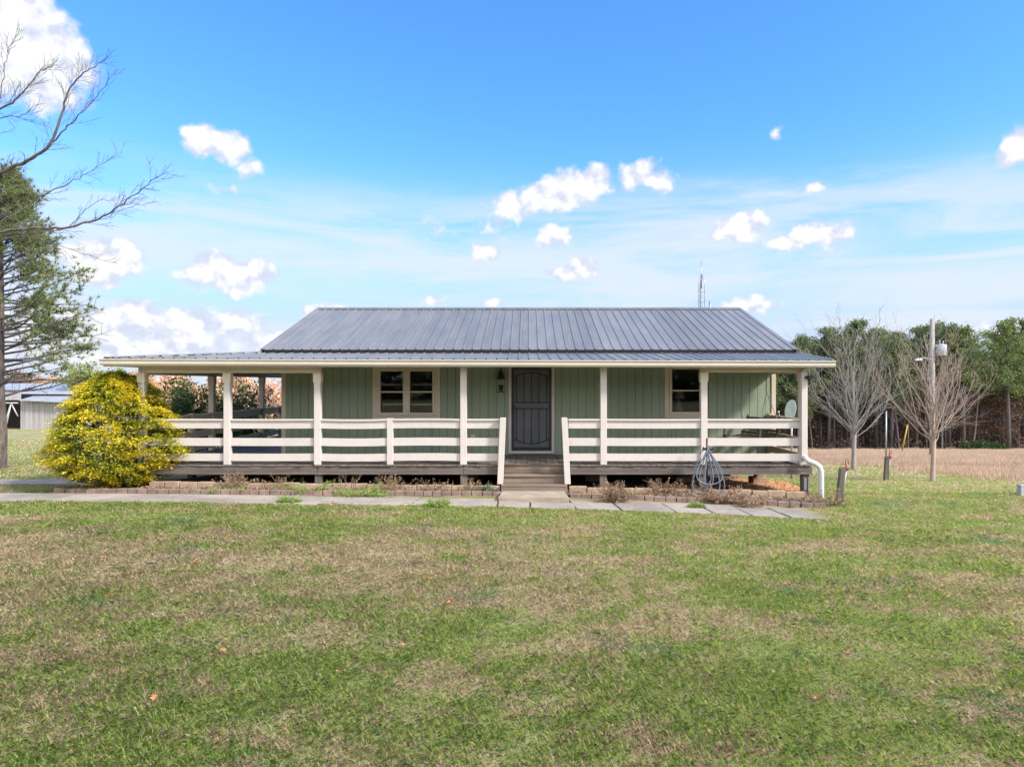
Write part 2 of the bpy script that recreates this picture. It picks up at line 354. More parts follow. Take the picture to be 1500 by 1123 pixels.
# ------------------------------------------------------------------ object helpers
def tag(o, label=None, cat=None, group=None, kind=None):
    if label: o['label'] = label
    if cat: o['category'] = cat
    if group: o['group'] = group
    if kind: o['kind'] = kind
    return o
def empty(name, loc, label, cat, group=None):
    o = bpy.data.objects.new(name, None); COL.objects.link(o); o.location = loc; o.empty_display_size = .2
    return tag(o, label, cat, group)
def root_loc(o):
    while o.parent: o = o.parent
    return Vector(o.location)
def link(name, me, mat, parent=None, smooth=False):
    o = bpy.data.objects.new(name, me); COL.objects.link(o)
    if mat: me.materials.append(M[mat])
    if parent: o.parent = parent
    return o
class MB:
    def __init__(s): s.v = []; s.f = []; s.sm = []
    def face(s, pts, smooth=False):
        b = len(s.v); s.v += [tuple(p) for p in pts]; s.f.append(tuple(range(b, b+len(pts)))); s.sm.append(smooth)
    def box(s, x0, x1, y0, y1, z0, z1):
        return s.hexa([(x0,y0,z0),(x1,y0,z0),(x1,y1,z0),(x0,y1,z0),(x0,y0,z1),(x1,y0,z1),(x1,y1,z1),(x0,y1,z1)])
    def hexa(s, p):
        b = len(s.v); s.v += [tuple(q) for q in p]
        for f in ((0,3,2,1),(4,5,6,7),(0,1,5,4),(1,2,6,5),(2,3,7,6),(3,0,4,7)):
            s.f.append(tuple(b+i for i in f)); s.sm.append(False)
        return s
    def cbox(s, c, sx, sy, sz, rz=0, tilt=0, ty=0):
        m = Matrix.Translation(c) @ Matrix.Rotation(rz, 4, 'Z') @ Matrix.Rotation(tilt, 4, 'X') @ Matrix.Rotation(ty, 4, 'Y')
        P = [(-1,-1,-1),(1,-1,-1),(1,1,-1),(-1,1,-1),(-1,-1,1),(1,-1,1),(1,1,1),(-1,1,1)]
        return s.hexa([m @ Vector((x*sx/2, y*sy/2, z*sz/2)) for x, y, z in P])
    def beam(s, a, b, w, h, up=Vector((0,0,1))):
        a = Vector(a); b = Vector(b); d = (b-a).normalized()
        sd = d.cross(up)
        if sd.length < 1e-4: sd = d.cross(Vector((0,1,0)))
        sd.normalize(); u = sd.cross(d).normalized()
        sd *= w/2; u *= h/2
        return s.hexa([a-sd-u, a+sd-u, b+sd-u, b-sd-u, a-sd+u, a+sd+u, b+sd+u, b-sd+u])
    def prism(s, poly, y0, y1, axis='y'):
        """poly of (x,z) pairs swept along y (or (y,z) along x)"""
        n = len(poly); b = len(s.v)
        for t in (y0, y1):
            for (p, q) in poly: s.v.append((p, t, q) if axis == 'y' else (t, p, q))
        s.f.append(tuple(b+i for i in range(n))); s.f.append(tuple(b+n+i for i in reversed(range(n))))
        for i in range(n):
            j = (i+1) % n; s.f.append((b+i, b+n+i, b+n+j, b+j))
        s.sm += [False]*(n+2)
    def tube(s, pts, rad, n=8, caps=True, smooth=True):
        pts = [Vector(p) for p in pts]; b = len(s.v); K = len(pts)
        if not isinstance(rad, (list, tuple)): rad = [rad]*K
        ref = None
        for i, p in enumerate(pts):
            d = (pts[min(i+1, K-1)] - pts[max(i-1, 0)])
            if d.length < 1e-9: d = Vector((0,0,1))
            d.normalize()
            if ref is None: ref = Vector((1,0,0)) if abs(d.x) < .9 else Vector((0,1,0))
            u = (ref - d*ref.dot(d))
            if u.length < 1e-6: u = d.orthogonal()
            u.normalize(); ref = u; w = d.cross(u)
            for k in range(n):
                an = 2*math.pi*k/n; s.v.append(tuple(p + (u*math.cos(an) + w*math.sin(an))*rad[i]))
        for i in range(K-1):
            for k in range(n):
                s.f.append((b+i*n+k, b+i*n+(k+1) % n, b+(i+1)*n+(k+1) % n, b+(i+1)*n+k)); s.sm.append(smooth)
        if caps:
            s.f.append(tuple(b+k for k in reversed(range(n)))); s.f.append(tuple(b+(K-1)*n+k for k in range(n))); s.sm += [False, False]
    def lathe(s, c, prof, n=16, smooth=True):
        """prof: (radius, height) pairs round a vertical axis at c"""
        b = len(s.v); K = len(prof)
        for (r, z) in prof:
            for k in range(n):
                an = 2*math.pi*k/n; s.v.append((c[0]+r*math.cos(an), c[1]+r*math.sin(an), c[2]+z))
        for i in range(K-1):
            for k in range(n):
                s.f.append((b+i*n+k, b+i*n+(k+1) % n, b+(i+1)*n+(k+1) % n, b+(i+1)*n+k)); s.sm.append(smooth)
    def build(s, name, mat, parent=None, bevel=0, label=None):
        off = root_loc(parent) if parent else Vector((0,0,0))
        me = bpy.data.meshes.new(name)
        me.from_pydata([(x-off.x, y-off.y, z-off.z) for x, y, z in s.v], [], s.f)
        me.polygons.foreach_set('use_smooth', s.sm); me.update()
        o = link(name, me, mat, parent)
        if bevel:
            md = o.modifiers.new('bevel', 'BEVEL'); md.width = bevel; md.segments = 2; md.limit_method = 'ANGLE'
        if label: o['label'] = label
        return o
def np_mesh(name, V, F, rnd, mat, parent=None, smooth=False):
    """V (n,3), F (m,k) same-size faces, rnd per vertex"""
    off = root_loc(parent) if parent else Vector((0,0,0))
    V = np.asarray(V, np.float32) - np.array(off, np.float32)
    me = bpy.data.meshes.new(name); m, k = F.shape
    me.vertices.add(len(V)); me.vertices.foreach_set('co', V.ravel())
    me.loops.add(m*k); me.loops.foreach_set('vertex_index', F.astype(np.int32).ravel())
    me.polygons.add(m); me.polygons.foreach_set('loop_start', np.arange(0, m*k, k, dtype=np.int32))
    me.polygons.foreach_set('loop_total', np.full(m, k, np.int32))
    me.update(calc_edges=True)
    if rnd is not None:
        at_ = me.attributes.new('rnd', 'FLOAT', 'POINT'); at_.data.foreach_set('value', np.asarray(rnd, np.float32))
    return link(name, me, mat, parent)
def unit(a): return a/np.maximum(np.linalg.norm(a, axis=1, keepdims=True), 1e-9)
def leaves(rng, P, size, aspect=.5, flat=0.0):
    """diamond leaf quads at P; flat>0 keeps them nearer to level"""
    n = len(P)
    a = rng.normal(size=(n,3)); a[:,2] *= (1-flat); a = unit(a)
    b = rng.normal(size=(n,3)); b[:,2] *= (1-flat); b = unit(np.cross(np.cross(a, b), a))
    s = np.broadcast_to(size, (n,)).reshape(n,1) if not np.isscalar(size) else size
    V = np.stack([P-a*s, P-b*s*aspect, P+a*s, P+b*s*aspect], 1).reshape(-1,3)
    return V, np.arange(4*n).reshape(n,4)

# ------------------------------------------------------------------ ground
def axis_pts(segs):
    out = []
    for a, b, d in segs: out += list(np.arange(a, b, d))
    return np.array(out + [segs[-1][1]])
xs = axis_pts([(-900,-300,60),(-300,-100,20),(-100,-40,4),(-40,-14,1),(-14,14,.2),(14,40,1),(40,100,4),(100,300,20),(300,900,60)])
ys = axis_pts([(-600,-100,50),(-100,-10,10),(-10,2,1),(2,26,.2),(26,60,1),(60,140,4),(140,300,20),(300,1200,60)])
GX, GY = np.meshgrid(xs, ys)
rs = np.random.default_rng(3)
GZ = gz(GX, GY)
near = (np.abs(GX) < 14) & (GY > 2) & (GY < 26)
GZ = GZ + near*rs.normal(size=GX.shape)*.006
nx, ny = len(xs), len(ys)
idx = np.arange(nx*ny).reshape(ny, nx)
F = np.stack([idx[:-1,:-1], idx[:-1,1:], idx[1:,1:], idx[1:,:-1]], -1).reshape(-1,4)
gr = np_mesh('ground', np.stack([GX,GY,GZ],-1).reshape(-1,3), F, None, 'ground_thatch')
tag(gr, 'mown lawn and fields sloping gently away behind the house', 'ground', kind='structure')

# ------------------------------------------------------------------ path, beds, edging
def strip(name, front, back, dz, mat, nseg=60, label=None, cat=None, kind='structure'):
    """sheet between two polylines (x,y)"""
    fa = np.array(front); ba = np.array(back)
    t = np.linspace(0, 1, nseg)
    fx = np.interp(t, np.linspace(0,1,len(fa)), fa[:,0]); fy = np.interp(t, np.linspace(0,1,len(fa)), fa[:,1])
    bx = np.interp(t, np.linspace(0,1,len(ba)), ba[:,0]); by = np.interp(t, np.linspace(0,1,len(ba)), ba[:,1])
    K = 8; V = []
    for j in range(K):
        s = j/(K-1); x = fx*(1-s)+bx*s; y = fy*(1-s)+by*s
        V.append(np.stack([x, y, gz(x, y)+dz+rs.normal(size=len(x))*.004], -1))
    V = np.array(V).reshape(-1,3); id_ = np.arange(K*nseg).reshape(K, nseg)
    F = np.stack([id_[:-1,:-1], id_[:-1,1:], id_[1:,1:], id_[1:,:-1]], -1).reshape(-1,4)
    o = np_mesh(name, V, F, None, mat); return tag(o, label, cat, kind=kind)
# front and back edges of the slab walk in world (x, y)
WF = [(-11.5,13.25),(-6,13.2),(-.6,13.15),(3.0,12.75),(5.6,12.15)]
WB = [(-11.5,14.15),(-6,14.1),(-.6,14.02),(1.2,13.98),(4.4,13.55),(5.9,13.05)]
def lerp_edge(E, x): e = np.array(E); return float(np.interp(x, e[:,0], e[:,1]))
random.seed(5)
pm = MB()
def slab(quad, th=.035, lift=.03):
    tops = [(x, y, g(x,y)+lift) for x, y in quad]; bots = [(x, y, g(x,y)-.05) for x, y in quad]
    pm.hexa(bots + tops)
edges = [-11.4, -10.0, -8.6, -7.4, -6.2, -4.9, -3.75, -2.35, -.62, .02, .9, 1.75, 2.75, 3.45, 4.1, 4.75, 5.35]
for i, x0 in enumerate(edges[:-1]):
    x1 = edges[i+1]; gp = .018; sk = random.uniform(.02,.16) if x0 > 0 else random.uniform(-.05,.1)
    sp = .45 + random.uniform(-.07,.07)
    def P(x, s): return (x + (-.10*s if x > .9 else .12*s if x < -.9 else 0), lerp_edge(WF, x)*(1-s) + lerp_edge(WB, x)*s)
    if x1 < -6.3:
        slab([P(x0+.004,0), P(x1-.004,0), P(x1-.004,1), P(x0+.004,1)], lift=.022)
        continue
    if abs((x0+x1)/2) < .9 and x0 < .9 and x0 > -.7:
        slab([P(x0+gp,0), P(x1-gp,0), P(x1-gp,.62), P(x0+gp,.62)]); continue
    slab([P(x0+gp,random.uniform(0,.06)), P(x1-gp,random.uniform(0,.06)), P(x1-gp,sp-.02), P(x0+gp,sp-.02)], lift=.03+random.uniform(-.006,.008))
    m_ = x0 + (x1-x0)*random.uniform(.25,.75)
    if x1-x0 > 1.0:
        slab([P(x0+gp,sp+.02), P(m_-gp,sp+.02), P(m_-gp,.97), P(x0+gp,.97)], lift=.028+random.uniform(-.006,.008))
        slab([P(m_+gp,sp+.02), P(x1-gp,sp+.02), P(x1-gp,1), P(m_+gp,1)], lift=.028+random.uniform(-.006,.008))
    else:
        slab([P(x0+gp,sp+.02), P(x1-gp,sp+.02), P(x1-gp,.98), P(x0+gp,.98)], lift=.028+random.uniform(-.006,.008))
p_ = pm.build('path', 'slab_stone', bevel=.008)
tag(p_, 'pale flagstone walk running along the front of the porch', 'path', kind='structure')
strip('pavement', [(-13.5,15.5),(-10.5,15.5),(-8.7,15.15)], [(-13.5,16.6),(-10.5,16.5),(-8.7,16.1)], .012, 'slab_stone', 30,
      'grey concrete strip leading left from behind the golden bush', 'pavement')
strip('joint_soil', [(-11.3,13.3),(-6,13.25),(-.6,13.2),(3.0,12.82),(5.2,12.35)], [(-11.3,14.1),(-6,14.05),(-.6,13.95),(1.2,13.9),(4.4,13.5),(5.2,13.3)], .006, 'mulch', 60, 'dark soil in the joints of the flagstone walk', 'soil')
LOW = [(-9.9,14.25),(-5.4,14.32),(-.66,14.5),(.86,14.42),(3.7,13.95),(4.9,13.72),(5.85,13.5)]
strip('soil_bed', LOW, [(-9.9,15.6),(-5.4,15.6),(-.66,15.6),(.86,15.6),(3.7,15.6),(4.9,15.6),(6.0,14.9)], .05, 'mulch', 60,
      'dry mulched flower bed along the front of the raised porch', 'flower bed')
strip('dirt_floor', [(-8.4,15.6),(0,15.6),(6.15,15.6)], [(-6.1,24.5),(0,24.5),(6.15,24.5)], .06, 'crawl_soil', 40, 'bare dark soil beneath the raised floor', 'soil')
strip('clay_patch', [(3.6,15.9),(4.1,15.5),(4.6,15.8),(5.1,15.35),(5.6,15.6),(6.0,15.2),(6.3,15.5)], [(3.9,19.2),(4.5,18.9),(5.0,19.4),(5.5,18.8),(6.0,19.3),(6.45,18.7),(6.8,18.2)], .075, 'clay', 40, 'orange clay soil showing under the right end of the porch', 'soil')
def course(name, line, L, hgt, dep, mat, label, skip=None, jit=.012, seed=1):
    random.seed(seed); mb = MB(); x = line[0][0]
    while x < line[-1][0]-L*.5:
        l = L*random.uniform(.88,1.1); xc = x+l/2
        if not (skip and skip[0] < xc < skip[1]):
            y = lerp_edge(line, xc); dy = (lerp_edge(line, xc+.1)-lerp_edge(line, xc-.1))/.2
            h_ = hgt*random.uniform(.92,1.06)
            mb.cbox((xc, y+random.uniform(-jit,jit), g(xc,y)+h_/2-.01), l-.012, dep, h_, math.atan(dy)+random.uniform(-.04,.04), random.uniform(-.04,.04), random.uniform(-.025,.025))
        x += l
    o = mb.build(name, mat, bevel=.010); return tag(o, label, 'edging')
def part_line(E, a, b): return [(a, lerp_edge(E, a))]+[p for p in E if a < p[0] < b]+[(b, lerp_edge(E, b))]
UP = [(-8.2,14.78),(-.66,14.78),(.86,14.76),(3.6,14.66),(5.9,14.45)]
course('brick_edging', part_line(LOW,-9.9,-.66), .215, .11, .10, 'edging_brick', 'low course of small worn brown bricks left of the steps beside the walk', seed=2)
course('brick_edging', part_line(LOW,.86,5.85), .215, .11, .10, 'edging_brick', 'low course of small worn brown bricks right of the steps beside the walk', seed=22)
course('block_edging', part_line(UP,-8.2,-.66), .36, .19, .12, 'edging_block', 'row of larger tan blocks under the porch left of the steps', jit=.02, seed=3)
course('block_edging', part_line(UP,.86,5.9), .36, .19, .12, 'edging_block', 'row of larger tan blocks under the porch right of the steps', jit=.02, seed=23)
mb = MB(); z0 = g(0,14.3)
mb.hexa([(-.62,13.72,z0-.02),(.80,13.72,z0-.02),(.74,14.42,z0-.02),(-.56,14.42,z0-.02),(-.62,13.72,z0+.115),(.80,13.72,z0+.115),(.74,14.42,z0+.13),(-.56,14.42,z0+.13)])
o = mb.build('step_slab', 'door_slab', bevel=.012); tag(o, 'thick tan concrete slab lying at the foot of the wooden steps', 'slab')

# ------------------------------------------------------------------ the house
DZ, YF, YW, YB = .70, 14.9, 17.0, 24.8
XL, XR = -6.12, 6.10
DXL, DXR = -8.6, 6.18
house = empty('house', (0, 20.9, .6), 'low green ranch house with grey metal roof and wraparound railed porch', 'house')

def siding(mb, mg, a0, a1, z0, z1, fixed, axis, out, holes=()):
    """vertical boards .2 m wide proud of a backing sheet, cut round holes"""
    t = .012; step = .2032; k0 = math.floor(a0/step)
    x = a0; k = k0+1
    while x < a1-1e-6:
        xn = min(k*step, a1); k += 1
        segs = [(x, xn, z0, z1)]
        for h in holes:
            ns = []
            for (p, q, r, s_) in segs:
                if q <= h[0] or p >= h[1] or s_ <= h[2] or r >= h[3]: ns.append((p,q,r,s_)); continue
                if p < h[0]: ns.append((p, h[0], r, s_))
                if q > h[1]: ns.append((h[1], q, r, s_))
                m0, m1 = max(p,h[0]), min(q,h[1])
                if r < h[2]: ns.append((m0, m1, r, h[2]))
                if s_ > h[3]: ns.append((m0, m1, h[3], s_))
            segs = ns
        for (p, q, r, s_) in segs:
            gp = .005 if q-p > .03 else 0
            lo, hi = sorted((fixed, fixed+out*t))
            if axis == 'x': mb.box(p+gp, q-gp, lo, hi, r, s_)
            else: mb.box(lo, hi, p+gp, q-gp, r, s_)
            lo, hi = sorted((fixed, fixed-out*.06))
            if axis == 'x': mg.box(p, q, lo, hi, r, s_)
            else: mg.box(lo, hi, p, q, r, s_)
        x = xn
W1 = (-3.69,-2.40,1.75,2.77); W2 = (3.55,4.25,1.765,2.82); DR = (-.47,.59,.77,2.905)
wall = None
mb, mg = MB(), MB()
siding(mb, mg, XL, XR, .60, 3.38, YW, 'x', -1, holes=(W1, W2, DR))
wall = mb.build('wall', 'green_siding', house); mg.build('siding_backing', 'groove', wall)
for (f, out) in ((XL, -1), (XR, 1)):
    mb, mg = MB(), MB(); siding(mb, mg, YW+.01, YB, .60, 3.38, f, 'y', out)
    w_ = mb.build('wall', 'green_siding', house); mg.build('siding_backing', 'groove', w_)
    mb = MB(); f2 = f - out*.05
    mb.prism([(YW+.02,3.38),(YB,3.38),(20.9,4.70)], f2, f2+out*.055, 'x'); mb.build('gable', 'green_siding', house)
mb, mg = MB(), MB(); siding(mb, mg, XL, XR, .60, 3.38, YB, 'x', 1); w_ = mb.build('wall', 'green_siding', house); mg.build('siding_backing', 'groove', w_)
for x in (XL, XR):
    mb = MB(); s = -1 if x < 0 else 1
    mb.box(x-.07 if s > 0 else x-.035, x+.035 if s > 0 else x+.07, YW-.034, YW-.014, .71, 3.36)
    mb.box(min(x+s*.014, x+s*.034), max(x+s*.014, x+s*.034), YW-.014, YW+.09, .71, 3.36)
    mb.build('corner_trim', 'cream_paint', house)
mb = MB(); mb.box(XL+.06, XR-.06, YW+.06, YB-.06, .56, .68); mb.build('floor', 'dark_interior', house)
mb = MB(); mb.box(XL+.06, XR-.06, YW+.065, YB-.06, 3.02, 3.08); mb.build('room_ceiling', 'interior_trim', house)
mb = MB(); mb.box(XL+.07, XR-.07, 20.2, 20.28, .68, 3.02); mb.box(-1.2,-1.12,YW+.07,20.2,.68,3.02); mb.box(1.3,1.38,YW+.07,20.2,.68,3.02); mb.build('inner_wall', 'interior_trim', house)
mb = MB()
mb.box(XL, XR, YB-.03, YB+.0, -.95, .60); mb.box(XL, XL+.04, YW+.3, YB-.03, -.95, .60); mb.box(XR-.04, XR, 20.6, YB-.03, -.95, .60)
mb.build('added_skirting', 'fascia_wood', house)  # unseen skirt boards added to keep the crawl space dark
mb = MB(); mb.box(XL+.02, XR-.02, YW-.02, YW+.05, .36, .57); mb.box(XR-.1, XR-.03, YW+.05, 20.6, .36, .56); mb.build('rim_beam', 'fascia_wood', house)
for x in (-4.6,-1.5,1.62,3.9,5.85):
    y = 17.4; z = g(x,y)+.05; mb = MB()
    mb.box(x-.2, x+.2, y-.2, y+.2, z-.05, z+.18); mb.box(x-.1, x+.1, y-.1, y+.1, z+.18, .555)
    mb.build('pier', 'concrete_block', house, bevel=.008)

def window(outer, pane, cols, name='window', meet=.5):
    x0, x1, z0, z1 = outer; p0, p1, q0, q1 = pane
    w = MB(); y1, y0 = YW-.012, YW-.045
    w.box(x0, p0-.06, y0, y1, z0, z1); w.box(p1+.06, x1, y0, y1, z0, z1)
    w.box(p0-.06, p1+.06, y0, y1, q1+.05, z1); w.box(p0-.06, p1+.06, y0, y1, z0, q0-.05)
    fr = w.build(name, 'cream_paint', house, bevel=.004)
    s = MB(); s.box(p0-.1, p1+.1, YW-.085, YW-.045, q0-.09, q0-.055); s.build('sill', 'cream_paint', fr, bevel=.004)
    c = MB()
    c.box(p0-.058, p0, YW-.055, YW+.05, q0-.048, q1+.048); c.box(p1, p1+.058, YW-.055, YW+.05, q0-.048, q1+.048)
    c.box(p0, p1, YW-.055, YW+.05, q1, q1+.048); c.box(p0, p1, YW-.055, YW+.05, q0-.048, q0)
    zm = q0+(q1-q0)*meet
    gaps = []
    if cols == 2:
        m = (p0+p1)/2; c.box(m-.085, m+.085, YW-.056, YW+.05, q0, q1); gaps = [(p0, m-.085), (m+.085, p1)]
    else: gaps = [(p0, p1)]
    for a, b in gaps: c.box(a, b, YW-.03, YW+.03, zm-.018, zm+.018)
    c.build('frame', 'cream_paint', fr)
    for a, b in gaps:
        for (u, v, yy) in ((q0, zm-.018, YW+.012), (zm+.018, q1, YW-.006)):
            gl = MB(); gl.face([(a, yy, u), (b, yy, u), (b, yy, v), (a, yy, v)]); gl.build('pane', 'window_glass', fr)
    return fr
fr1 = window((-3.89,-2.21,1.58,2.93), W1, 2)
for z in (1.93, 2.42):  # white bars standing in for the porch rails reflected in the glass
    bl = MB(); bl.box(-3.66, -2.43, YW+.08, YW+.12, z, z+.035); bl.build('reflection_bar', 'white_paint', fr1)
fr2 = window((3.37,4.43,1.61,2.95), W2, 1)
lp = MB(); lp.lathe((3.93,17.9,1.72),[(.001,.0),(.09,.01),(.12,.1),(.05,.24),(.03,.3),(.02,.34),(.17,.36),(.11,.6),(.10,.6)],16); lp.build('table_lamp', 'interior_trim', fr2)

# front door: storm door with bars
door = MB()
for a, b, c, d in ((-.51,-.44,.735,2.94),(.56,.63,.735,2.94)): door.box(a, b, YW-.05, YW-.012, c, d)
door.box(-.44,.56,YW-.05,YW-.012,2.89,2.94)
door.box(-.51,.63,YW-.10,YW-.012,.735,.80)
dr = door.build('door', 'white_paint', house, bevel=.003)
leaf = MB(); leaf.box(-.44,.56,YW+.02,YW+.06,.80,2.89); leaf.build('door_leaf', 'door_panel', dr)
f = MB(); ya, yb = YW-.04, YW-.008
f.box(-.435,-.375,ya,yb,.805,2.885); f.box(.495,.555,ya,yb,.805,2.885); f.box(-.375,.495,ya,yb,.805,.885); f.box(-.375,.495,ya,yb,2.80,2.885)
f.build('storm_frame', 'black_iron', dr, bevel=.004)
s = MB(); ym = YW-.022
XA, XB = -.375, .495; XC = (XA+XB)/2
s.box(XA, XB, ym-.01, ym+.008, 1.83, 1.86); s.box(XA, XB, ym-.01, ym+.008, 1.985, 2.015)
def arc(z0, sag, sg):
    return [(XA + (XB-XA)*t/16, ym, z0 + sg*sag*(1-(2*t/16-1)**2)) for t in range(17)]
s.tube(arc(2.63, .11, 1), .011, 6); s.tube(arc(1.09, .12, -1), .011, 6)
for k in range(5):
    x = XA + (XB-XA)*(k+.5)/5 if False else XA + .06 + (XB-XA-.12)*k/4
    tt = 1-(2*(x-XA)/(XB-XA)-1)**2
    s.tube([(x, ym, 2.015), (x, ym, 2.63+.11*tt)], .007, 6); s.tube([(x, ym, 1.09-.12*tt), (x, ym, 1.83)], .007, 6)
s.build('security_bars', 'black_iron', dr)
s = MB(); s.box(XA, XB, YW-.010, YW-.006, .885, 1.83); s.box(XA, XB, YW-.010, YW-.006, 2.015, 2.80); s.box(XA, XB, YW-.014, YW-.006, 1.86, 1.985); s.build('screen', 'door_panel', dr)
s = MB(); s.box(-.425,-.385,YW-.052,YW-.04,1.72,1.96); s.tube([(-.405,YW-.05,1.88),(-.405,YW-.09,1.88),(-.405,YW-.10,1.85),(-.405,YW-.10,1.76)], .010, 8)
s.tube([(-.405,YW-.09,1.90),(-.33,YW-.10,1.90)], .010, 8); s.build('handle', 'black_iron', dr)

# roofs
def ribbed(mb, line_lo, line_hi, n, rib=.2286, rh=.02, rw=.045, along=None, th=.012):
    pass
def ribbed_slope(mb, x0, x1, lo, hi, clip=None, rib=.2286, rh=.022, rw=.022):
    """ribbed sheet in x; lo=(y,z) fn of x, hi=(y,z) fn of x"""
    def prof():
        k = math.ceil((x0+.02)/rib); pts = [(x0, 0.0)]
        while k*rib < x1-.02:
            c = k*rib
            pts += [(c-rw, 0), (c-rw*.5, rh), (c+rw*.5, rh), (c+rw, 0)]
            for q in (.33,.66):
                xm = c+rib*q
                if xm < x1-.04: pts += [(xm-.008,0),(xm,.004),(xm+.008,0)]
            k += 1
        pts.append((x1, 0.0)); return pts
    P = prof(); b = len(mb.v)
    for (x, dz) in P:
        yl, zl = lo(x); yh, zh = hi(x); mb.v.append((x, yl, zl+dz)); mb.v.append((x, yh, zh+dz))
    for i in range(len(P)-1):
        mb.f.append((b+2*i, b+2*i+2, b+2*i+3, b+2*i+1)); mb.sm.append(False)
    return P
YE, ZE, YR, ZR = 16.5, 3.285, 20.9, 4.76
roof = MB()
ribbed_slope(roof, -6.43, 6.43, lambda x: (YE, ZE), lambda x: (YR, ZR))
P = ribbed_slope(roof, -6.43, 6.43, lambda x: (25.3, ZE), lambda x: (YR, ZR))
ro = roof.build('roof', 'roof_metal', house)
mb = MB(); # deck under the metal
mb.prism([(YE+.02,ZE-.012),(YR,ZR-.012),(25.28,ZE-.012),(25.28,ZE-.11),(YR,ZR-.12),(YE+.02,ZE-.11)], -6.41, 6.41, 'x'); mb.build('roof_deck', 'roof_closure', ro)
mb = MB(); mb.hexa([(-6.45,20.72,4.722),(6.45,20.72,4.722),(6.45,20.9,4.785),(-6.45,20.9,4.785),(-6.45,20.72,4.734),(6.45,20.72,4.734),(6.45,20.9,4.80),(-6.45,20.9,4.80)])
mb.hexa([(-6.45,21.08,4.722),(-6.45,20.9,4.785),(6.45,20.9,4.785),(6.45,21.08,4.722),(-6.45,21.08,4.734),(-6.45,20.9,4.80),(6.45,20.9,4.80),(6.45,21.08,4.734)])
mb.build('ridge_cap', 'roof_metal', ro)
mb = MB()
for sx in (-1, 1):
    for (ya, yb) in ((16.48,20.9),(25.32,20.9)):
        mb = MB(); a = (sx*6.44, ya, ZE+.012); b = (sx*6.44, yb, ZR+.012); mb.beam(a, b, .10, .012)
        mb.beam((sx*6.475, ya, ZE-.05), (sx*6.475, yb, ZR-.05), .02, .12); mb.build('rake_trim', 'roof_metal', ro)
mb = MB()
vx = (1040-VX)/1000*22.4; mb.tube([(vx,22.4,4.2),(vx,22.4,Z(441,22.4))], .035, 10); 
mb.build('vent_pipe', 'galvanised', ro)
# porch roof: front slope, left slope, meeting on a hip
def zE(x): return 2.955-.003*x
XPL, XPR, YP = -9.06, 6.46, 14.5
pr = MB()
def lo(x): return (YP, zE(x)+.02)
def hi(x):
    if x >= -6.43: return (16.78, 3.225)
    t = (x+9.06)/(9.06-6.43); return (YP+2.28*t+.001, zE(x)*(1-t)+3.225*t+.02*(1-t))
ribbed_slope(pr, XPL+.01, XPR, lo, hi, rh=.02)
# left slope (ribs run down to the left eave)
b0 = MB(); k = 0; y = YP+.05
ribs = [YP+.01]
while y < 25.0:
    ribs += [y-.022, y-.011, y+.011, y+.022]; y += .2286
ribs.append(25.05)
for i, yy in enumerate(ribs):
    dz = .02 if (i % 4) in (2, 3) and 0 < i < len(ribs)-1 else 0
    t = min(1, max(0, (yy-YP)/2.28)); xh = -9.06 + 2.63*t; zh = (zE(xh)+.02)*(1-t) + 3.225*t
    b0.v.append((XPL, yy, zE(XPL)+.02+dz)); b0.v.append((min(xh,-6.13) if t < 1 else -6.14, yy, zh+dz))
for i in range(len(ribs)-1): b0.f.append((2*i, 2*i+1, 2*i+3, 2*i+2)); b0.sm.append(False)
base = len(pr.v); pr.v += b0.v; pr.f += [tuple(i+base for i in f_) for f_ in b0.f]; pr.sm += b0.sm
po = pr.build('porch_roof', 'roof_metal', house)
mb = MB()   # boards under the porch roof
mb.hexa([(XPL+.03,YP+.03,2.87),(XPR-.03,YP+.03,2.86),(XPR-.03,16.9,3.10),(-6.43,16.9,3.10),(XPL+.03,YP+.03,2.955),(XPR-.03,YP+.03,2.945),(XPR-.03,16.9,3.20),(-6.43,16.9,3.20)])
mb.hexa([(XPL+.03,YP+.04,2.868),(-6.43,16.91,3.098),(-6.14,25.0,3.098),(XPL+.03,25.0,2.868),(XPL+.03,YP+.04,2.957),(-6.43,16.91,3.198),(-6.14,25.0,3.198),(XPL+.03,25.0,2.957)])
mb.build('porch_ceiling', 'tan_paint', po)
mb = MB()   # hip cap
mb.beam((XPL+.02,YP+.02,zE(XPL)+.05),(-6.43,16.74,3.255), .16, .012)
mb.build('hip_cap', 'roof_metal', po); mb = MB()
mb.beam((XPR+.005,YP,zE(XPR)+.035),(XPR+.005,16.8,3.24), .06, .03)
mb.build('edge_trim', 'roof_metal', po)
def closure(xa, xb, f, rh):   # dark strip, coloured as the black gaps under the ribs along an eave
    pts = [(xa, 0)]; k = math.ceil((xa+.02)/.2286)
    while k*.2286 < xb-.02: c = k*.2286; pts += [(c-.026,0),(c-.013,rh),(c+.013,rh),(c+.026,0)]; k += 1
    pts.append((xb, 0)); q = MB()
    for x, dz in pts: y, z = f(x); q.v += [(x, y-.004, z+dz+.003), (x, y-.004, z-.022)]
    for i in range(len(pts)-1): q.f.append((2*i, 2*i+2, 2*i+3, 2*i+1)); q.sm.append(False)
    return q
closure(-9.0, XPR, lambda x: (YP, zE(x)+.02), .02).build('rib_gap_closure', 'roof_closure', po)
closure(-6.42, 6.42, lambda x: (YE, ZE), .022).build('rib_gap_closure', 'roof_closure', ro)
mb = MB(); # near-black board painting in the shaded gap under the main eave
mb.box(-6.40, 6.40, 16.53, 16.56, 3.19, ZE-.004); mb.build('eave_shadow_board', 'roof_closure', ro)
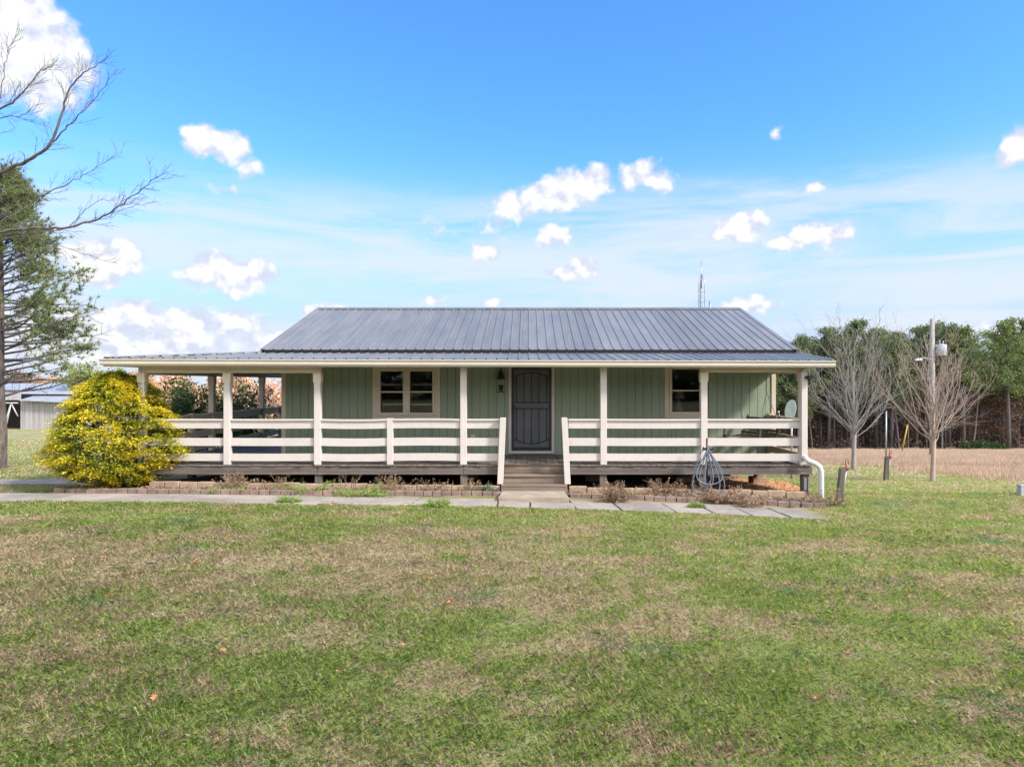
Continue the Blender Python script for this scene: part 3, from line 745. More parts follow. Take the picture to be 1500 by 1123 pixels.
# fascia and gutter
mb = MB()
def gut(xa, xb, ya):
    for (x, s_) in ((xa,0),(xb,1)): pass
    prof = [(0,-.135),(-.055,-.135),(-.075,-.10),(-.075,-.05),(-.10,-.02),(-.10,0),(-.088,0),(-.088,-.012),(0,-.012)]
    b = len(mb.v); n = len(prof)
    for x in (xa, xb):
        for (dy, dz) in prof: mb.v.append((x, ya+dy, zE(x)+.012+dz))
    mb.f.append(tuple(b+i for i in range(n))); mb.f.append(tuple(b+n+i for i in reversed(range(n)))); mb.sm += [False]*2
    for i in range(n): j = (i+1) % n; mb.f.append((b+i, b+n+i, b+n+j, b+j)); mb.sm.append(False)
gut(XPL-.03, -3.5, YP+.02); gut(-3.5, .6, YP+.019); gut(.6, XPR+.03, YP+.02)
mb.build('gutter', 'gutter_paint', po)
mb = MB()
mb.hexa([(XPL,YP+.03,2.83),(XPR,YP+.03,2.80),(XPR,YP+.06,2.80),(XPL,YP+.06,2.83),(XPL,YP+.03,2.965),(XPR,YP+.03,2.935),(XPR,YP+.06,2.935),(XPL,YP+.06,2.965)])
mb.box(XPL-.02, XPL+.02, YP+.06, 25.05, 2.84, 2.98); mb.box(XPR-.02, XPR+.018, YP+.06, 16.48, 2.82, 2.94)
mb.hexa([(XPR-.02,YP+.4,2.94),(XPR+.018,YP+.4,2.94),(XPR+.018,16.48,2.94),(XPR-.02,16.48,2.94),(XPR-.02,YP+.4,2.96),(XPR+.018,YP+.4,2.96),(XPR+.018,16.48,3.18),(XPR-.02,16.48,3.18)])
mb.build('fascia', 'cream_paint', po)
# beams
mb = MB()
mb.box(-8.53, 6.08, YF+.005, YF+.095, 2.83, 2.92)
mb.box(-8.53, -4.55, YF, YF+.10, 2.70, 2.83); mb.box(3.74, 6.08, YF, YF+.10, 2.71, 2.83)
mb.box(5.94, 6.06, YF+.10, YW-.05, 2.70, 2.92); mb.box(-8.51, -8.39, YF+.10, 24.9, 2.66, 2.90)
mb.box(-8.39, XL-.08, 24.78, 24.88, 2.66, 2.90); mb.build('porch_beam', 'cream_paint', house)
# posts
def post(x, y, top, cap=True, mat='white_paint', w=.14, base=DZ, yf=None):
    q = MB(); q.box(x-w/2, x+w/2, y-w/2, y+w/2, base, top)
    o = q.build('porch_post', mat, house, bevel=.008)
    if cap:
        c = MB(); a = w/2+.016
        c.prism([(x-a, top),(x-a, top-.19),(x-w/2-.002, top-.215),(x+w/2+.002, top-.215),(x+a, top-.19),(x+a, top)], y-w/2-.012, y+w/2+.012)
        c.build('post_cap', 'cream_paint', o, bevel=.004)
    return o
YC = YF+.03
PX = [-8.45,-6.585,-4.615,-1.43,1.625,3.815,5.97]
for i, x in enumerate(PX):
    mid = 2 < i < 5
    post(x, YC, 2.83 if mid else 2.70 if i < 3 else 2.71, cap=not mid)
for y in (18.2, 21.6, 24.8): post(-8.45, y, 2.66, mat='cream_paint')
sp = MB()
sp.box(-3.10,-2.97,YC-.05,YC+.05,DZ-.0,1.71)
sp.build('rail_post', 'white_paint', house, bevel=.006)
# front downspout on the right post
ds = MB(); ds.box(5.905,6.035,YF-.115,YF-.045,.83,2.74)
ds.hexa([(5.92,YF-.11,2.74),(6.02,YF-.11,2.74),(6.02,YF-.05,2.74),(5.92,YF-.05,2.74),(5.92,YP-.04,2.83),(6.02,YP-.04,2.83),(6.02,YP+.02,2.83),(5.92,YP+.02,2.83)])
dsp = ds.build('downspout', 'white_paint', house, bevel=.006)
dp = MB()
cx = 5.97
path_ = [(cx,YF-.12,.90),(cx,YF-.13,.86),(cx+.06,YF-.17,.80),(cx+.20,YF-.22,.74),(cx+.27,YF-.24,.68),(cx+.30,YF-.25,.58),(cx+.30,YF-.25,.30),(cx+.30,YF-.25,g(6.3,14.65)-.03)]
fine_p = []
for a, b in zip(path_[:-1], path_[1:]):
    a = Vector(a); b = Vector(b); n = max(2, int((b-a).length/.012))
    for k in range(n): fine_p.append(a.lerp(b, k/n))
fine_p.append(Vector(path_[-1]))
dp.tube(fine_p, [.052 if i % 2 else .060 for i in range(len(fine_p))], 14)
dp.build('drain_pipe', 'white_plastic', dsp)
# railings: three boards between posts
def bay(a, b, sag=0.0, mat='white_paint', cap=True, zs=((1.49,1.655),(1.11,1.28),(.78,.94)), name='railing'):
    ax, ay = a; bx, by = b; d = Vector((bx-ax, by-ay, 0)).normalized(); nrm = Vector((-d.y, d.x, 0))
    root = None
    N = 6
    for i, (z0, z1) in enumerate(zs):
        q = MB()
        for k in range(N):
            t0, t1 = k/N, (k+1)/N
            f_ = lambda t: -sag*4*t*(1-t)
            p0 = Vector((ax+(bx-ax)*t0, ay+(by-ay)*t0, 0)); p1 = Vector((ax+(bx-ax)*t1, ay+(by-ay)*t1, 0))
            w = nrm*.02
            q.hexa([p0-w+Vector((0,0,z0+f_(t0))), p1-w+Vector((0,0,z0+f_(t1))), p1+w+Vector((0,0,z0+f_(t1))), p0+w+Vector((0,0,z0+f_(t0))),
                    p0-w+Vector((0,0,z1+f_(t0))), p1-w+Vector((0,0,z1+f_(t1))), p1+w+Vector((0,0,z1+f_(t1))), p0+w+Vector((0,0,z1+f_(t0)))])
            if i == 0 and cap:
                w = nrm*.055; za, zb = z1+.004, z1+.042
                q.hexa([p0-w+Vector((0,0,za+f_(t0))), p1-w+Vector((0,0,za+f_(t1))), p1+w+Vector((0,0,za+f_(t1))), p0+w+Vector((0,0,za+f_(t0))),
                        p0-w+Vector((0,0,zb+f_(t0))), p1-w+Vector((0,0,zb+f_(t1))), p1+w+Vector((0,0,zb+f_(t1))), p0+w+Vector((0,0,zb+f_(t0)))])
        if i == 0: root = q.build(name, mat, house)
        else: q.build('rail', mat, root)
    return root
hw = .07
ends = [(-8.45+hw,-6.585-hw,.0),(-6.585+hw,-4.615-hw,.004),(-4.615+hw,-3.10,.012),(-2.97,-1.43-hw,-.008),(-1.43+hw,-.625,.0),(.86,1.625-hw,0),(1.625+hw,3.815-hw,.004),(3.815+hw,5.97-hw,.002)]
for a, b, sg in ends: bay((a, YC), (b, YC), sg)
for y0, y1 in ((YC+hw,17.02),(17.16,18.2-hw),(18.2+hw,21.6-hw),(21.6+hw,23.08)):
    bay((-8.45, y0), (-8.45, y1), .01, 'cream_paint')
q = MB(); q.box(-8.52,-8.38,17.02,17.16,DZ,1.72); q.build('rail_post', 'cream_paint', house, bevel=.006); q = MB(); q.box(-8.51,-8.39,23.08,23.2,DZ,1.72); q.build('rail_post', 'cream_paint', house, bevel=.006)
bay((5.97, YC+hw), (5.97, YW-.16), 0, 'tan_paint'); q = MB(); q.box(5.91,6.03,YW-.16,YW-.04,DZ,1.73); q.build('rail_post', 'tan_paint', house, bevel=.006)
# deck
random.seed(11); q = MB(); x = DXL
while x < DXR-.05:
    w = .1405; x1 = min(x+w-.007, DXR); j = random.uniform(-.012,.012)
    y0 = YF-.03+j if not (-.60 < x+.07 < .83) else 15.16
    dz = random.uniform(-.003,.003)
    if x1 > -6.3 or True: q.box(x, x1, y0, YW-.02, DZ-.03+dz, DZ+dz)
    x += w
dk = q.build('deck', 'deck_wood', house, bevel=.003)
q = MB(); y = YW-.018
while y < 24.9: q.box(DXL, XL-.04, y, y+.134, DZ-.03, DZ+random.uniform(-.002,.002)); y += .1405
q.build('side_deck', 'deck_paint', dk, bevel=.003)
q = MB()
for a, b in ((DXL,-4.62),(-4.615,-1.43),(-1.425,-.60),(.83,DXR)): q.box(a+.002, b-.002, YF-.005, YF+.035, .485, DZ-.034)
q.box(DXL, DXL+.04, YF+.036, 24.9, .485, DZ-.034); q.box(DXR-.04, DXR, YF+.036, YW, .485, DZ-.034)
q.box(DXL+.04, XL, 24.86, 24.9, .485, DZ-.034)
q.box(-.60,-.56,YF+.036,15.4,.485,DZ-.034); q.box(.79,.83,YF+.036,15.4,.485,DZ-.034)
q.build('deck_fascia', 'fascia_wood', dk, bevel=.004)
q = MB(); x = DXL+.5
q.box(DXL+.05, DXR-.05, 15.9, 15.94, .5, DZ-.035); q.box(DXL+.05, DXR-.05, 16.86, 16.9, .5, DZ-.035)
while x < DXR-.1:
    q.box(x, x+.04, YF+.6 if -.7 < x < .9 else YF+.04, 15.9, .5, DZ-.036); x += .6
q.build('joists', 'fascia_wood', dk)
for x, y in [(xx, YF+.045+.07) for xx in (-8.25,-6.585,-4.615,-1.43,1.625,3.815)] + [(6.06, YF+.115)] + [(-8.45, yy) for yy in (17.1,19.5,22,24.6)]:
    q = MB(); w = .075; q.box(x-w, x+w, y-w, y+w, g(x,y)-.1, .484 if y > 15.1 else DZ-.04); q.build('deck_post', 'post_wood', house, bevel=.006)
q = MB(); q.box(6.10,6.13,YF+.02,YF+.04,.12,.42); q.box(6.01,6.06,YF+.005,YF+.039,.16,.40); q.build('post_plate', 'galvanised', house)
# steps
st = MB()
def tread(x0, x1, y0, y1, z): 
    st.box(x0, x1, y0-.025, (y0+y1)/2-.004, z-.035, z); st.box(x0, x1, (y0+y1)/2+.004, y1-.002, z-.036, z-.001)
tread(-.60,.82,14.62,14.88,.29); tread(-.555,.785,14.88,15.15,.475)
st.box(-.60,.82,14.60,14.635,.125,.252); st.box(-.55,.78,14.885,14.92,.295,.438); st.box(-.55,.78,15.155,15.185,.48,.66)
st.box(-.60,-.57,14.636,15.15,.10,.25); st.box(.79,.82,14.636,15.15,.10,.25)
st.box(-.552,.782,15.125,15.40,.662,.668)
stp = st.build('steps', 'step_wood', house, bevel=.006)
# newel posts leaning out from the steps, standing on the bottom tread
for (xt, xb) in ((-.565,-.625),(.765,.835)):
    n = MB(); y0, y1 = YF-.14, YF-.03; w = .065
    n.hexa([(xb-w,y0,.29),(xb+w,y0,.29),(xb+w,y1,.29),(xb-w,y1,.29),(xt-w,y0,1.73),(xt+w,y0,1.73),(xt+w,y1,1.73),(xt-w,y1,1.73)])
    n.build('newel_post', 'white_paint', house, bevel=.008)
# small things fixed to the front wall
o = empty('outlet_cover', (-1.39,16.98,1.13), 'small white outlet cover on the green wall behind the railing', 'outlet')
q = MB(); q.box(-1.45,-1.33,16.955,16.987,1.10,1.185); q.build('cover_plate', 'white_plastic', o, bevel=.006)
q = MB(); q.box(-1.445,-1.335,16.935,16.954,1.165,1.20); q.build('lid', 'white_plastic', o, bevel=.004)
o = empty('wall_bell', (-.70,16.98,2.6), 'black cast iron bell hanging on a bracket left of the door', 'bell')
q = MB(); q.lathe((-.70,16.86,2.575),[(.112,0),(.104,.02),(.080,.055),(.068,.13),(.060,.175),(.03,.21),(.001,.215)],20); q.build('bell_body', 'black_iron', o)
q = MB(); q.tube([(-.70,16.985,2.80),(-.70,16.90,2.875),(-.70,16.86,2.86),(-.70,16.86,2.78)], .012, 8); q.box(-.72,-.68,16.972,16.988,2.72,2.88); q.build('bracket', 'black_iron', o)
q = MB(); q.tube([(-.70,16.87,2.62),(-.70,16.87,2.565)], .005, 6); q.lathe((-.70,16.87,2.548),[(.001,0),(.016,.01),(.016,.022),(.001,.032)],10); q.build('clapper', 'black_iron', o)
o = empty('wall_plaque', (-.70,16.98,2.3), 'small black iron ornament with crossed curled bars below the bell', 'wall ornament')
q = MB()
q.lathe((-.70,16.965,2.325),[(.001,0),(.045,.012),(.062,.045),(.050,.082),(.001,.095)],14)
for s_ in (-1,1): q.tube([(-.70+s_*.035,16.965,2.39),(-.70+s_*.052,16.965,2.43),(-.70+s_*.03,16.965,2.425)], .012, 6)
for s_ in (-1,1):
    q.tube([(-.70-s_*.055,16.968,2.33),(-.70,16.966,2.285),(-.70+s_*.06,16.968,2.245),(-.70+s_*.082,16.968,2.25),(-.70+s_*.085,16.968,2.27)], .011, 8)
q.build('ornament_bars', 'black_iron', o)
o = empty('flood_light', (6.05,14.8,2.6), 'small black floodlight fixed high on the right corner post', 'light')
q = MB(); q.lathe((6.0,14.83,2.56),[(.001,0),(.04,.005),(.045,.06),(.03,.09),(.001,.092)],14); q.build('mount', 'black_iron', o)
q = MB(); q.tube([(6.0,14.80,2.60),(6.03,14.73,2.60),(6.06,14.68,2.595)], [.035,.045,.055], 14); q.build('lamp_head', 'black_iron', o)

# porch swing
def swing():
    c = Vector((5.22,16.12,1.20)); ux = Vector((.37,-.929,0)).normalized(); nn = Vector((ux.y, -ux.x, 0)); up = Vector((0,0,1))
    o = empty('porch_swing', tuple(c), 'weathered wooden bench swing hanging on chains at the right end of the porch', 'porch swing')
    def Q(a, f, z): return c + ux*a + nn*f + up*z
    L = .62
    q = MB()
    for k in range(5): f = .24 - k*.115; q.beam(Q(-L,f,.0+.012*abs(k-2)), Q(L,f,.0+.012*abs(k-2)), .09, .02)
    q.build('seat', 'grey_wood', o, bevel=.003)
    q = MB()
    for k in range(5): q.beam(Q(-L,-.26-.035*k,.09+.085*k), Q(L,-.26-.035*k,.09+.085*k), .02, .065, up)
    q.beam(Q(-L+.05,-.24,-.02), Q(-L+.05,-.42,.50), .05, .04); q.beam(Q(L-.05,-.24,-.02), Q(L-.05,-.42,.50), .05, .04)
    q.build('backrest', 'grey_wood', o, bevel=.003)
    for s_ in (-1, 1):
        q = MB(); q.beam(Q(s_*L,-.34,.25), Q(s_*L,.30,.25), .08, .025); q.beam(Q(s_*L,.24,.24), Q(s_*L,.26,-.03), .05, .05); q.build('armrest', 'grey_wood', o, bevel=.003)
        q = MB(); j = Q(s_*L*.9,0,1.08); tp = Q(s_*L*.9,0,1.68)
        for (a, b) in ((j, tp), (Q(s_*L,.26,.24), j), (Q(s_*L,-.34,.27), j)):
            d = b-a; n = int(d.length/.035)
            for k in range(n):
                p = a.lerp(b, (k+.5)/n); e = d.normalized()*.02
                sd = (Vector((1,0,0)) if k % 2 else Vector((0,1,0)))*.006
                q.tube([p-e-sd, p+e-sd], .005, 4, caps=False); q.tube([p-e+sd, p+e+sd], .005, 4, caps=False)
        q.build('chain', 'galvanised', o)
swing()

# garden hose hanging on a stake
o = empty('garden_hose', (3.81,14.6,.1), 'blue-grey garden hose looped over a dark stake in front of the porch', 'hose')
hx, hy, hz = 3.81, 14.62, 1.09
q = MB()
random.seed(8)
loops = [(-.20,.34,.97,.0),(-.10,.20,.86,.02),(.16,.24,.97,-.02),(.24,.34,1.0,.015),(.04,.44,.78,-.03)]
for (cxo, w, h_, dy) in loops:
    pts = []
    for k in range(41):
        a = 2*math.pi*k/40
        sx = math.sin(a)*w*.78*(1-math.cos(a))*.62; zz = hz+.02 - h_*(1-math.cos(a))/2
        pts.append((hx + sx + cxo*(1-math.cos(a))/2*.75, hy-.05+dy-.05*math.sin(a*.5), max(zz, .06)))
    q.tube(pts, .0125, 8, caps=False)
q.tube([(hx-.1,hy-.05,1.05),(hx-.25,hy-.05,.7),(hx-.33,hy-.06,.35),(hx-.36,hy-.08,.06)], .0125, 8)
q.tube([(hx-.2,hy-.05,.40),(hx-.05,hy-.07,.30),(hx+.05,hy-.06,.18),(hx-.02,hy-.06,.08)], .0125, 8)
q.build('hose_coil', 'hose', o)
q = MB(); q.tube([(hx+.0,hy,.0),(hx+.0,hy,1.30)], .02, 8); q.tube([(hx-.10,hy-.10,1.12),(hx-.10,hy-.03,1.06),(hx,hy,1.05)], .014, 6); q.tube([(hx+.12,hy-.10,1.12),(hx+.10,hy-.03,1.06),(hx,hy,1.05)], .014, 6)
q.tube([(hx-.11,hy-.07,1.07),(hx,hy-.07,1.09),(hx+.12,hy-.07,1.07)], .022, 8)
q.build('stake', 'black_iron', o)

# two yard hydrant posts
def hydrant(px, py, hgt, lean, label):
    x, y = at(px, py); z = g(x, y)
    o = empty('hydrant_post', (x,y,z), label, 'post', 'weathered posts with red hydrant handles')
    q = MB(); w = .055*hgt/.74; tx = x+lean*hgt
    q.hexa([(x-w,y-w,z-.1),(x+w,y-w,z-.1),(x+w,y+w,z-.1),(x-w,y+w,z-.1),(tx-w,y-w,z+hgt-.02),(tx+w,y-w,z+hgt+.015),(tx+w,y+w,z+hgt+.02),(tx-w,y+w,z+hgt)])
    q.build('post', 'grey_wood', o, bevel=.006)
    q = MB(); q.tube([(x+w+.02,y-.02,z),(tx+w+.018,y-.02,z+hgt-.02)], .016, 8); q.build('riser_pipe', 'galvanised', o)
    q = MB(); hx_ = tx+w+.018; q.lathe((hx_,y-.02,z+hgt-.04),[(.001,0),(.03,.005),(.032,.06),(.02,.08),(.018,.12),(.001,.125)],12)
    q.tube([(hx_-.03,y-.03,z+hgt+.07),(hx_-.01,y-.03,z+hgt+.19),(hx_+.03,y-.03,z+hgt+.19),(hx_+.035,y-.03,z+hgt+.08)], .011, 8)
    q.tube([(hx_,y-.03,z+hgt+.01),(hx_+.05,y-.06,z+hgt-.02)], .013, 8); q.build('hydrant_head', 'red_iron', o)
    return o
hydrant(1227, 737, .72, .14, 'leaning grey wooden post with red hydrant handle just beyond the white drain pipe')
hydrant(1297, 704, .68, .07, 'smaller dark post with rusty red hydrant head between the two bare maples')

# ------------------------------------------------------------------ dish, tower, poles
o = empty('satellite_dish', (7.7,20,g(7.7,20)), 'pale grey satellite dish on a pole right of the porch', 'satellite dish')
dx, dy_, dz_ = X(1160,20), 20.0, Z(601,20)
q = MB(); q.tube([(dx+.02,dy_+.08,g(dx,dy_)-.1),(dx+.02,dy_+.08,dz_-.1)], .028, 10); q.build('mast', 'galvanised', o)
q = MB(); nrm = Vector((-.965,-.20,.16)).normalized(); a_ = nrm.cross(Vector((0,0,1))).normalized(); b_ = a_.cross(nrm)
n = 28; rings = 5; b = 0
for j in range(rings+1):
    r = j/rings
    for k in range(n):
        an = 2*math.pi*k/n
        p = Vector((dx,dy_,dz_)) + a_*math.cos(an)*r*.28 + b_*math.sin(an)*r*.31 + nrm*(.055*r*r)
        q.v.append(tuple(p))
for j in range(rings):
    for k in range(n): q.f.append((j*n+k, j*n+(k+1)%n, (j+1)*n+(k+1)%n, (j+1)*n+k)); q.sm.append(True)
dd_ = q.build('reflector', 'dish_grey', o); md = dd_.modifiers.new('solid','SOLIDIFY'); md.thickness = .008
q = MB(); c_ = Vector((dx,dy_,dz_)); q.tube([c_-b_*.29+nrm*.04, c_-b_*.22+nrm*.36, c_-b_*.12+nrm*.42], .012, 8); q.lathe(tuple(c_-b_*.12+nrm*.42-Vector((0,0,.04))),[(.001,0),(.03,.0),(.03,.08),(.001,.08)],10); q.build('feed_arm', 'galvanised', o)
TX, TY = 6.46, 25.6
o = empty('antenna_tower', (TX,TY,g(TX,TY)), 'thin three-legged lattice antenna tower rising behind the roof ridge', 'antenna tower')
zt, zb = Z(383,TY), g(TX,TY); zs_ = Z(415,TY)
legs = [(TX+.135*math.cos(a), TY+.135*math.sin(a)) for a in (math.pi*1.17, math.pi*1.83, math.pi*.5)]
for lx, ly in legs:
    q = MB(); q.tube([(lx,ly,zb-.1),(lx,ly,zs_),(TX+(lx-TX)*.15,TY+(ly-TY)*.15,zs_+.33)], .017, 6); q.build('leg', 'galvanised', o)
q = MB(); z = zb+.2; k = 0
while z < zs_-.1:
    for i in range(3):
        a, b = legs[i], legs[(i+1)%3]; q.tube([(a[0],a[1],z),(b[0],b[1],z)], .006, 4)
        q.tube([(a[0],a[1],z),(b[0],b[1],z+.36)], .005, 4)
    z += .38
q.build('lattice', 'galvanised', o)
q = MB(); q.tube([(TX,TY,zs_-.2),(TX,TY,zt)], .018, 8); q.build('mast', 'galvanised', o)

px_, py_ = X(1366,40), 40.0; zb = g(px_,py_)
o = empty('utility_pole', (px_,py_,zb), 'pale wooden utility pole with transformer behind the right maple', 'utility pole')
q = MB(); q.tube([(px_,py_,zb-.2),(px_-.02,py_,Z(467,40))], [.165,.12], 14); q.build('pole', 'pale_pole', o)
q = MB(); q.lathe((px_+.46,py_-.1,Z(521,40)),[(.001,0),(.27,.01),(.28,.04),(.28,.60),(.25,.66),(.001,.70)],20)
q.tube([(px_+.36,py_-.1,Z(521,40)+.68),(px_+.36,py_-.1,Z(521,40)+.92)], .035, 8); q.tube([(px_+.56,py_-.1,Z(521,40)+.68),(px_+.56,py_-.1,Z(521,40)+.86)], .03, 8)
q.box(px_+.1,px_+.22,py_-.14,py_-.06,Z(517,40),Z(514,40)); q.box(px_+.1,px_+.22,py_-.14,py_-.06,Z(508,40),Z(505,40)); q.build('transformer', 'light_metal', o)
q = MB(); q.tube([(px_,py_,Z(473,40)),(px_+.46,py_,Z(472,40))], .035, 8); q.lathe((px_+.42,py_,Z(472,40)+.03),[(.05,0),(.06,.06),(.03,.14),(.001,.15)],10); q.build('cross_arm', 'pale_pole', o)
q = MB(); q.tube([(px_-.1,py_-.1,Z(527,40)),(px_-.5,py_-.1,Z(524,40)),(px_-.8,py_-.1,Z(526,40))], .03, 8)
q.hexa([(px_-1.15,py_-.2,Z(528,40)),(px_-.7,py_-.2,Z(528,40)),(px_-.7,py_,Z(528,40)),(px_-1.15,py_,Z(528,40)),(px_-1.0,py_-.17,Z(525,40)),(px_-.7,py_-.17,Z(524,40)),(px_-.7,py_-.03,Z(524,40)),(px_-1.0,py_-.03,Z(525,40))])
q.build('lamp_arm', 'light_metal', o)
gx, gy = at(1320, 668); 
o = empty('guy_marker', (gx,gy,g(gx,gy)), 'slanting yellow guy wire guard standing in the dry grass', 'guy wire guard')
zg = g(gx,gy); k_ = gy/1000
q = MB(); q.tube([(gx,gy,zg),(gx+7*k_,gy-.2,zg+46*k_)], .045, 8); q.build('guard', 'yellow_plastic', o)
q = MB(); q.tube([(gx+7*k_,gy-.2,zg+46*k_),(px_,py_,Z(500,40))], .009, 5); q.build('guy_wire', 'galvanised', o)
mx_, my_ = X(1298,30), 30.0
o = empty('metal_pipe', (mx_,my_,g(mx_,my_)), 'slim upright grey metal pipe behind the smaller hydrant post', 'pipe')
q = MB(); q.tube([(mx_,my_,g(mx_,my_)-.1),(mx_,my_,Z(603,30))], .033, 8); q.lathe((mx_,my_,Z(603,30)-.02),[(.04,0),(.04,.04),(.001,.05)],10); q.build('pipe_body', 'galvanised', o)
wx, wy = at(1499, 727)
o = empty('utility_box', (wx,wy,g(wx,wy)), 'small pale utility box in the lawn at the right edge', 'utility box')
zw = g(wx,wy); q = MB(); q.box(wx-.05,wx+.10,wy,wy+.14,zw-.05,zw+.22); q.build('body', 'light_metal', o, bevel=.01)
q = MB(); q.box(wx-.058,wx+.108,wy-.01,wy+.15,zw+.22,zw+.245); q.build('lid', 'light_metal', o, bevel=.01)

# ------------------------------------------------------------------ barn
def barn():
    Y0 = 62.0; zg = g(-43,Y0); k = Y0/1000
    o = empty('barn', (-43,Y0,zg), 'weathered grey barn with pale tin roof and an open bay', 'barn')
    x0, x1 = X(-120,Y0), X(112,Y0); xo = X(30,Y0); xm = X(92,Y0)
    ze = Z(585,Y0)
    q = MB(); x = xo
    random.seed(4)
    while x < x1: w = random.uniform(.18,.26); q.box(x, min(x+w-.02,x1), Y0+random.uniform(0,.02), Y0+.06, zg-.3, ze-(x-xo)*.03); x += w
    q.build('wall', 'barn_wood', o)
    q = MB(); q.box(x1-.05,x1,Y0+.07,Y0+9,zg-.4,ze); q.box(x0,x1,Y0+9,Y0+9.1,zg-.6,ze+.4); q.box(x0,x0+.1,Y0,Y0+9,zg-.3,ze); q.box(xo-.02,xo+.1,Y0+.07,Y0+9,zg-.3,ze); q.build('side_wall', 'barn_wood', o)
    q = MB()  # lean-to roof, then the upper roof
    q.hexa([(xo+.3,Y0-.6,ze-.08),(x1+.7,Y0-.7,ze-.32),(x1+.7,Y0+1.6,ze+.35),(xo+.3,Y0+1.6,ze+.35),(xo+.3,Y0-.6,ze-.03),(x1+.7,Y0-.7,ze-.27),(x1+.7,Y0+1.6,ze+.40),(xo+.3,Y0+1.6,ze+.40)])
    rf = q.build('roof', 'barn_roof', o)
    q = MB(); zr0, zr1 = Z(578,Y0), Z(562,Y0+4)
    q.hexa([(x0,Y0+1.0,zr0+.12),(X(133,Y0),Y0+1.0,zr0),(X(105,Y0),Y0+5,zr1),(x0,Y0+5,zr1),(x0,Y0+1.0,zr0+.17),(X(133,Y0),Y0+1.0,zr0+.05),(X(105,Y0),Y0+5,zr1+.05),(x0,Y0+5,zr1+.05)])
    q.hexa([(x0,Y0+5,zr1),(X(105,Y0),Y0+5,zr1),(X(133,Y0),Y0+9.5,zr0),(x0,Y0+9.5,zr0),(x0,Y0+5,zr1+.05),(X(105,Y0),Y0+5,zr1+.05),(X(133,Y0),Y0+9.5,zr0+.05),(x0,Y0+9.5,zr0+.05)])
    q.build('upper_roof', 'barn_roof', rf)
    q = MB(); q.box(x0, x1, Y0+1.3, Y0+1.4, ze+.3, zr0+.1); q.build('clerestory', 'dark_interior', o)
    q = MB(); q.box(x0, xo, Y0-.02, Y0+.08, ze-.05, ze+.5); q.build('header', 'barn_wood', o)
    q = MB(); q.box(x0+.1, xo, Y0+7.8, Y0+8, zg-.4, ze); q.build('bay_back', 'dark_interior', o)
    t = MB(); zt = ze-.3
    t.tube([(X(0,Y0),Y0-.4,zt),(X(32,Y0),Y0-.4,zt)], .07, 6)
    for a, b in ((12,12),(21,13),(21,31),(3,14),(21,10)): t.tube([(X(a,Y0),Y0-.4,zt-.0),(X(b,Y0),Y0-.4,zg if b != 31 else zt-1.2)], .06, 6)
    t.build('truss', 'light_metal', o)
barn()

# ------------------------------------------------------------------ trees
def rvec(): return Vector((random.gauss(0,1), random.gauss(0,1), random.gauss(0,1)))
def limb(mb, p, d, L, r0, r1, n, wob, lift, sides):
    pts, rad = [p.copy()], [r0]; d = d.normalized()
    for k in range(n):
        d = (d + rvec()*wob + Vector((0,0,lift))).normalized()
        p = p + d*(L/n); pts.append(p.copy()); rad.append(r0+(r1-r0)*(k+1)/n)
    mb.tube(pts, rad, sides, caps=False)
    return pts, rad
def twigs(mb, pts, rad, L, lev, dens, ang, lift, rmin, start=.25):
    total = sum((b-a).length for a, b in zip(pts[:-1], pts[1:]))
    cnt = max(1, int(total*dens))
    for i in range(cnt):
        t = start + (1-start)*(i+random.random())/cnt; f = t*(len(pts)-1); k = min(int(f), len(pts)-2)
        p = pts[k].lerp(pts[k+1], f-k); d = (pts[k+1]-pts[k]).normalized(); r = rad[k]*.6
        s = d.orthogonal().normalized(); s = Matrix.Rotation(random.uniform(0,6.283), 3, d) @ s
        dd = (d*math.cos(ang)+s*math.sin(ang)*random.uniform(.6,1.2)).normalized()
        l = L*random.uniform(.45,1.1)*(1.15-t*.6)
        pp, rr = limb(mb, p, dd, l, max(r*.6, rmin), rmin*.7, 4 if lev else 3, .10, lift, 4 if lev > 0 else 3)
        if lev > 0: twigs(mb, pp, rr, L*.5, lev-1, dens*1.7, ang, lift, rmin)
def vase_maple(px, py, top_px, hw_px, mat, seed, label, forkf=.27, wide=1.0):
    random.seed(seed)
    x, y = at(px, py); z = g(x,y); k = y/1000
    h = (py-top_px)*k; w = hw_px*k; rk = min(1, y/26)
    o = empty('maple_tree', (x,y,z), label, 'tree', 'bare maples right of the house')
    t = MB(); fk = h*forkf
    t.tube([(x-.02,y,z-.1),(x,y,z+.05),(x+.02,y,z+fk*.5),(x+.03,y,z+fk),(x+.02,y,z+fk*1.5),(x,y,z+h*.62)], [q_*rk for q_ in (.12,.092,.08,.085,.04,.012)], 10)
    t.build('trunk', mat, o)
    c = MB(); NL = 26
    for i in range(NL):
        az = 6.283*i/NL*2.4 + random.uniform(-.3,.3); t_ = random.random()
        tilt = .06 + wide*((i+.5)/NL)**.95
        st_ = Vector((x+.02,y,z+fk*random.uniform(.88,1.5 if tilt < .5 else 1.15)))
        d = Vector((math.sin(tilt)*math.cos(az), math.sin(tilt)*math.sin(az), math.cos(tilt)))
        L = (h-fk)*(.98-.22*tilt)*random.uniform(.85,1.0)
        pts, rad = limb(c, st_, d, L, .021*rk, .004*rk, 12, .11, .10*tilt, 6)
        twigs(c, pts, rad, h*.20, 1, 3.0/rk, .62, .05, .0042*rk, .12)
    c.build('crown', mat, o)
    return o
vase_maple(1250, 689, 452, 62, 'maple_bark', 21, 'bare grey maple with narrow upright crown nearer the porch', .22, .82)
vase_maple(1366, 705, 462, 85, 'maple_bark_red', 33, 'bare reddish-grey maple with wide crown in front of the utility pole', .25, 1.22)

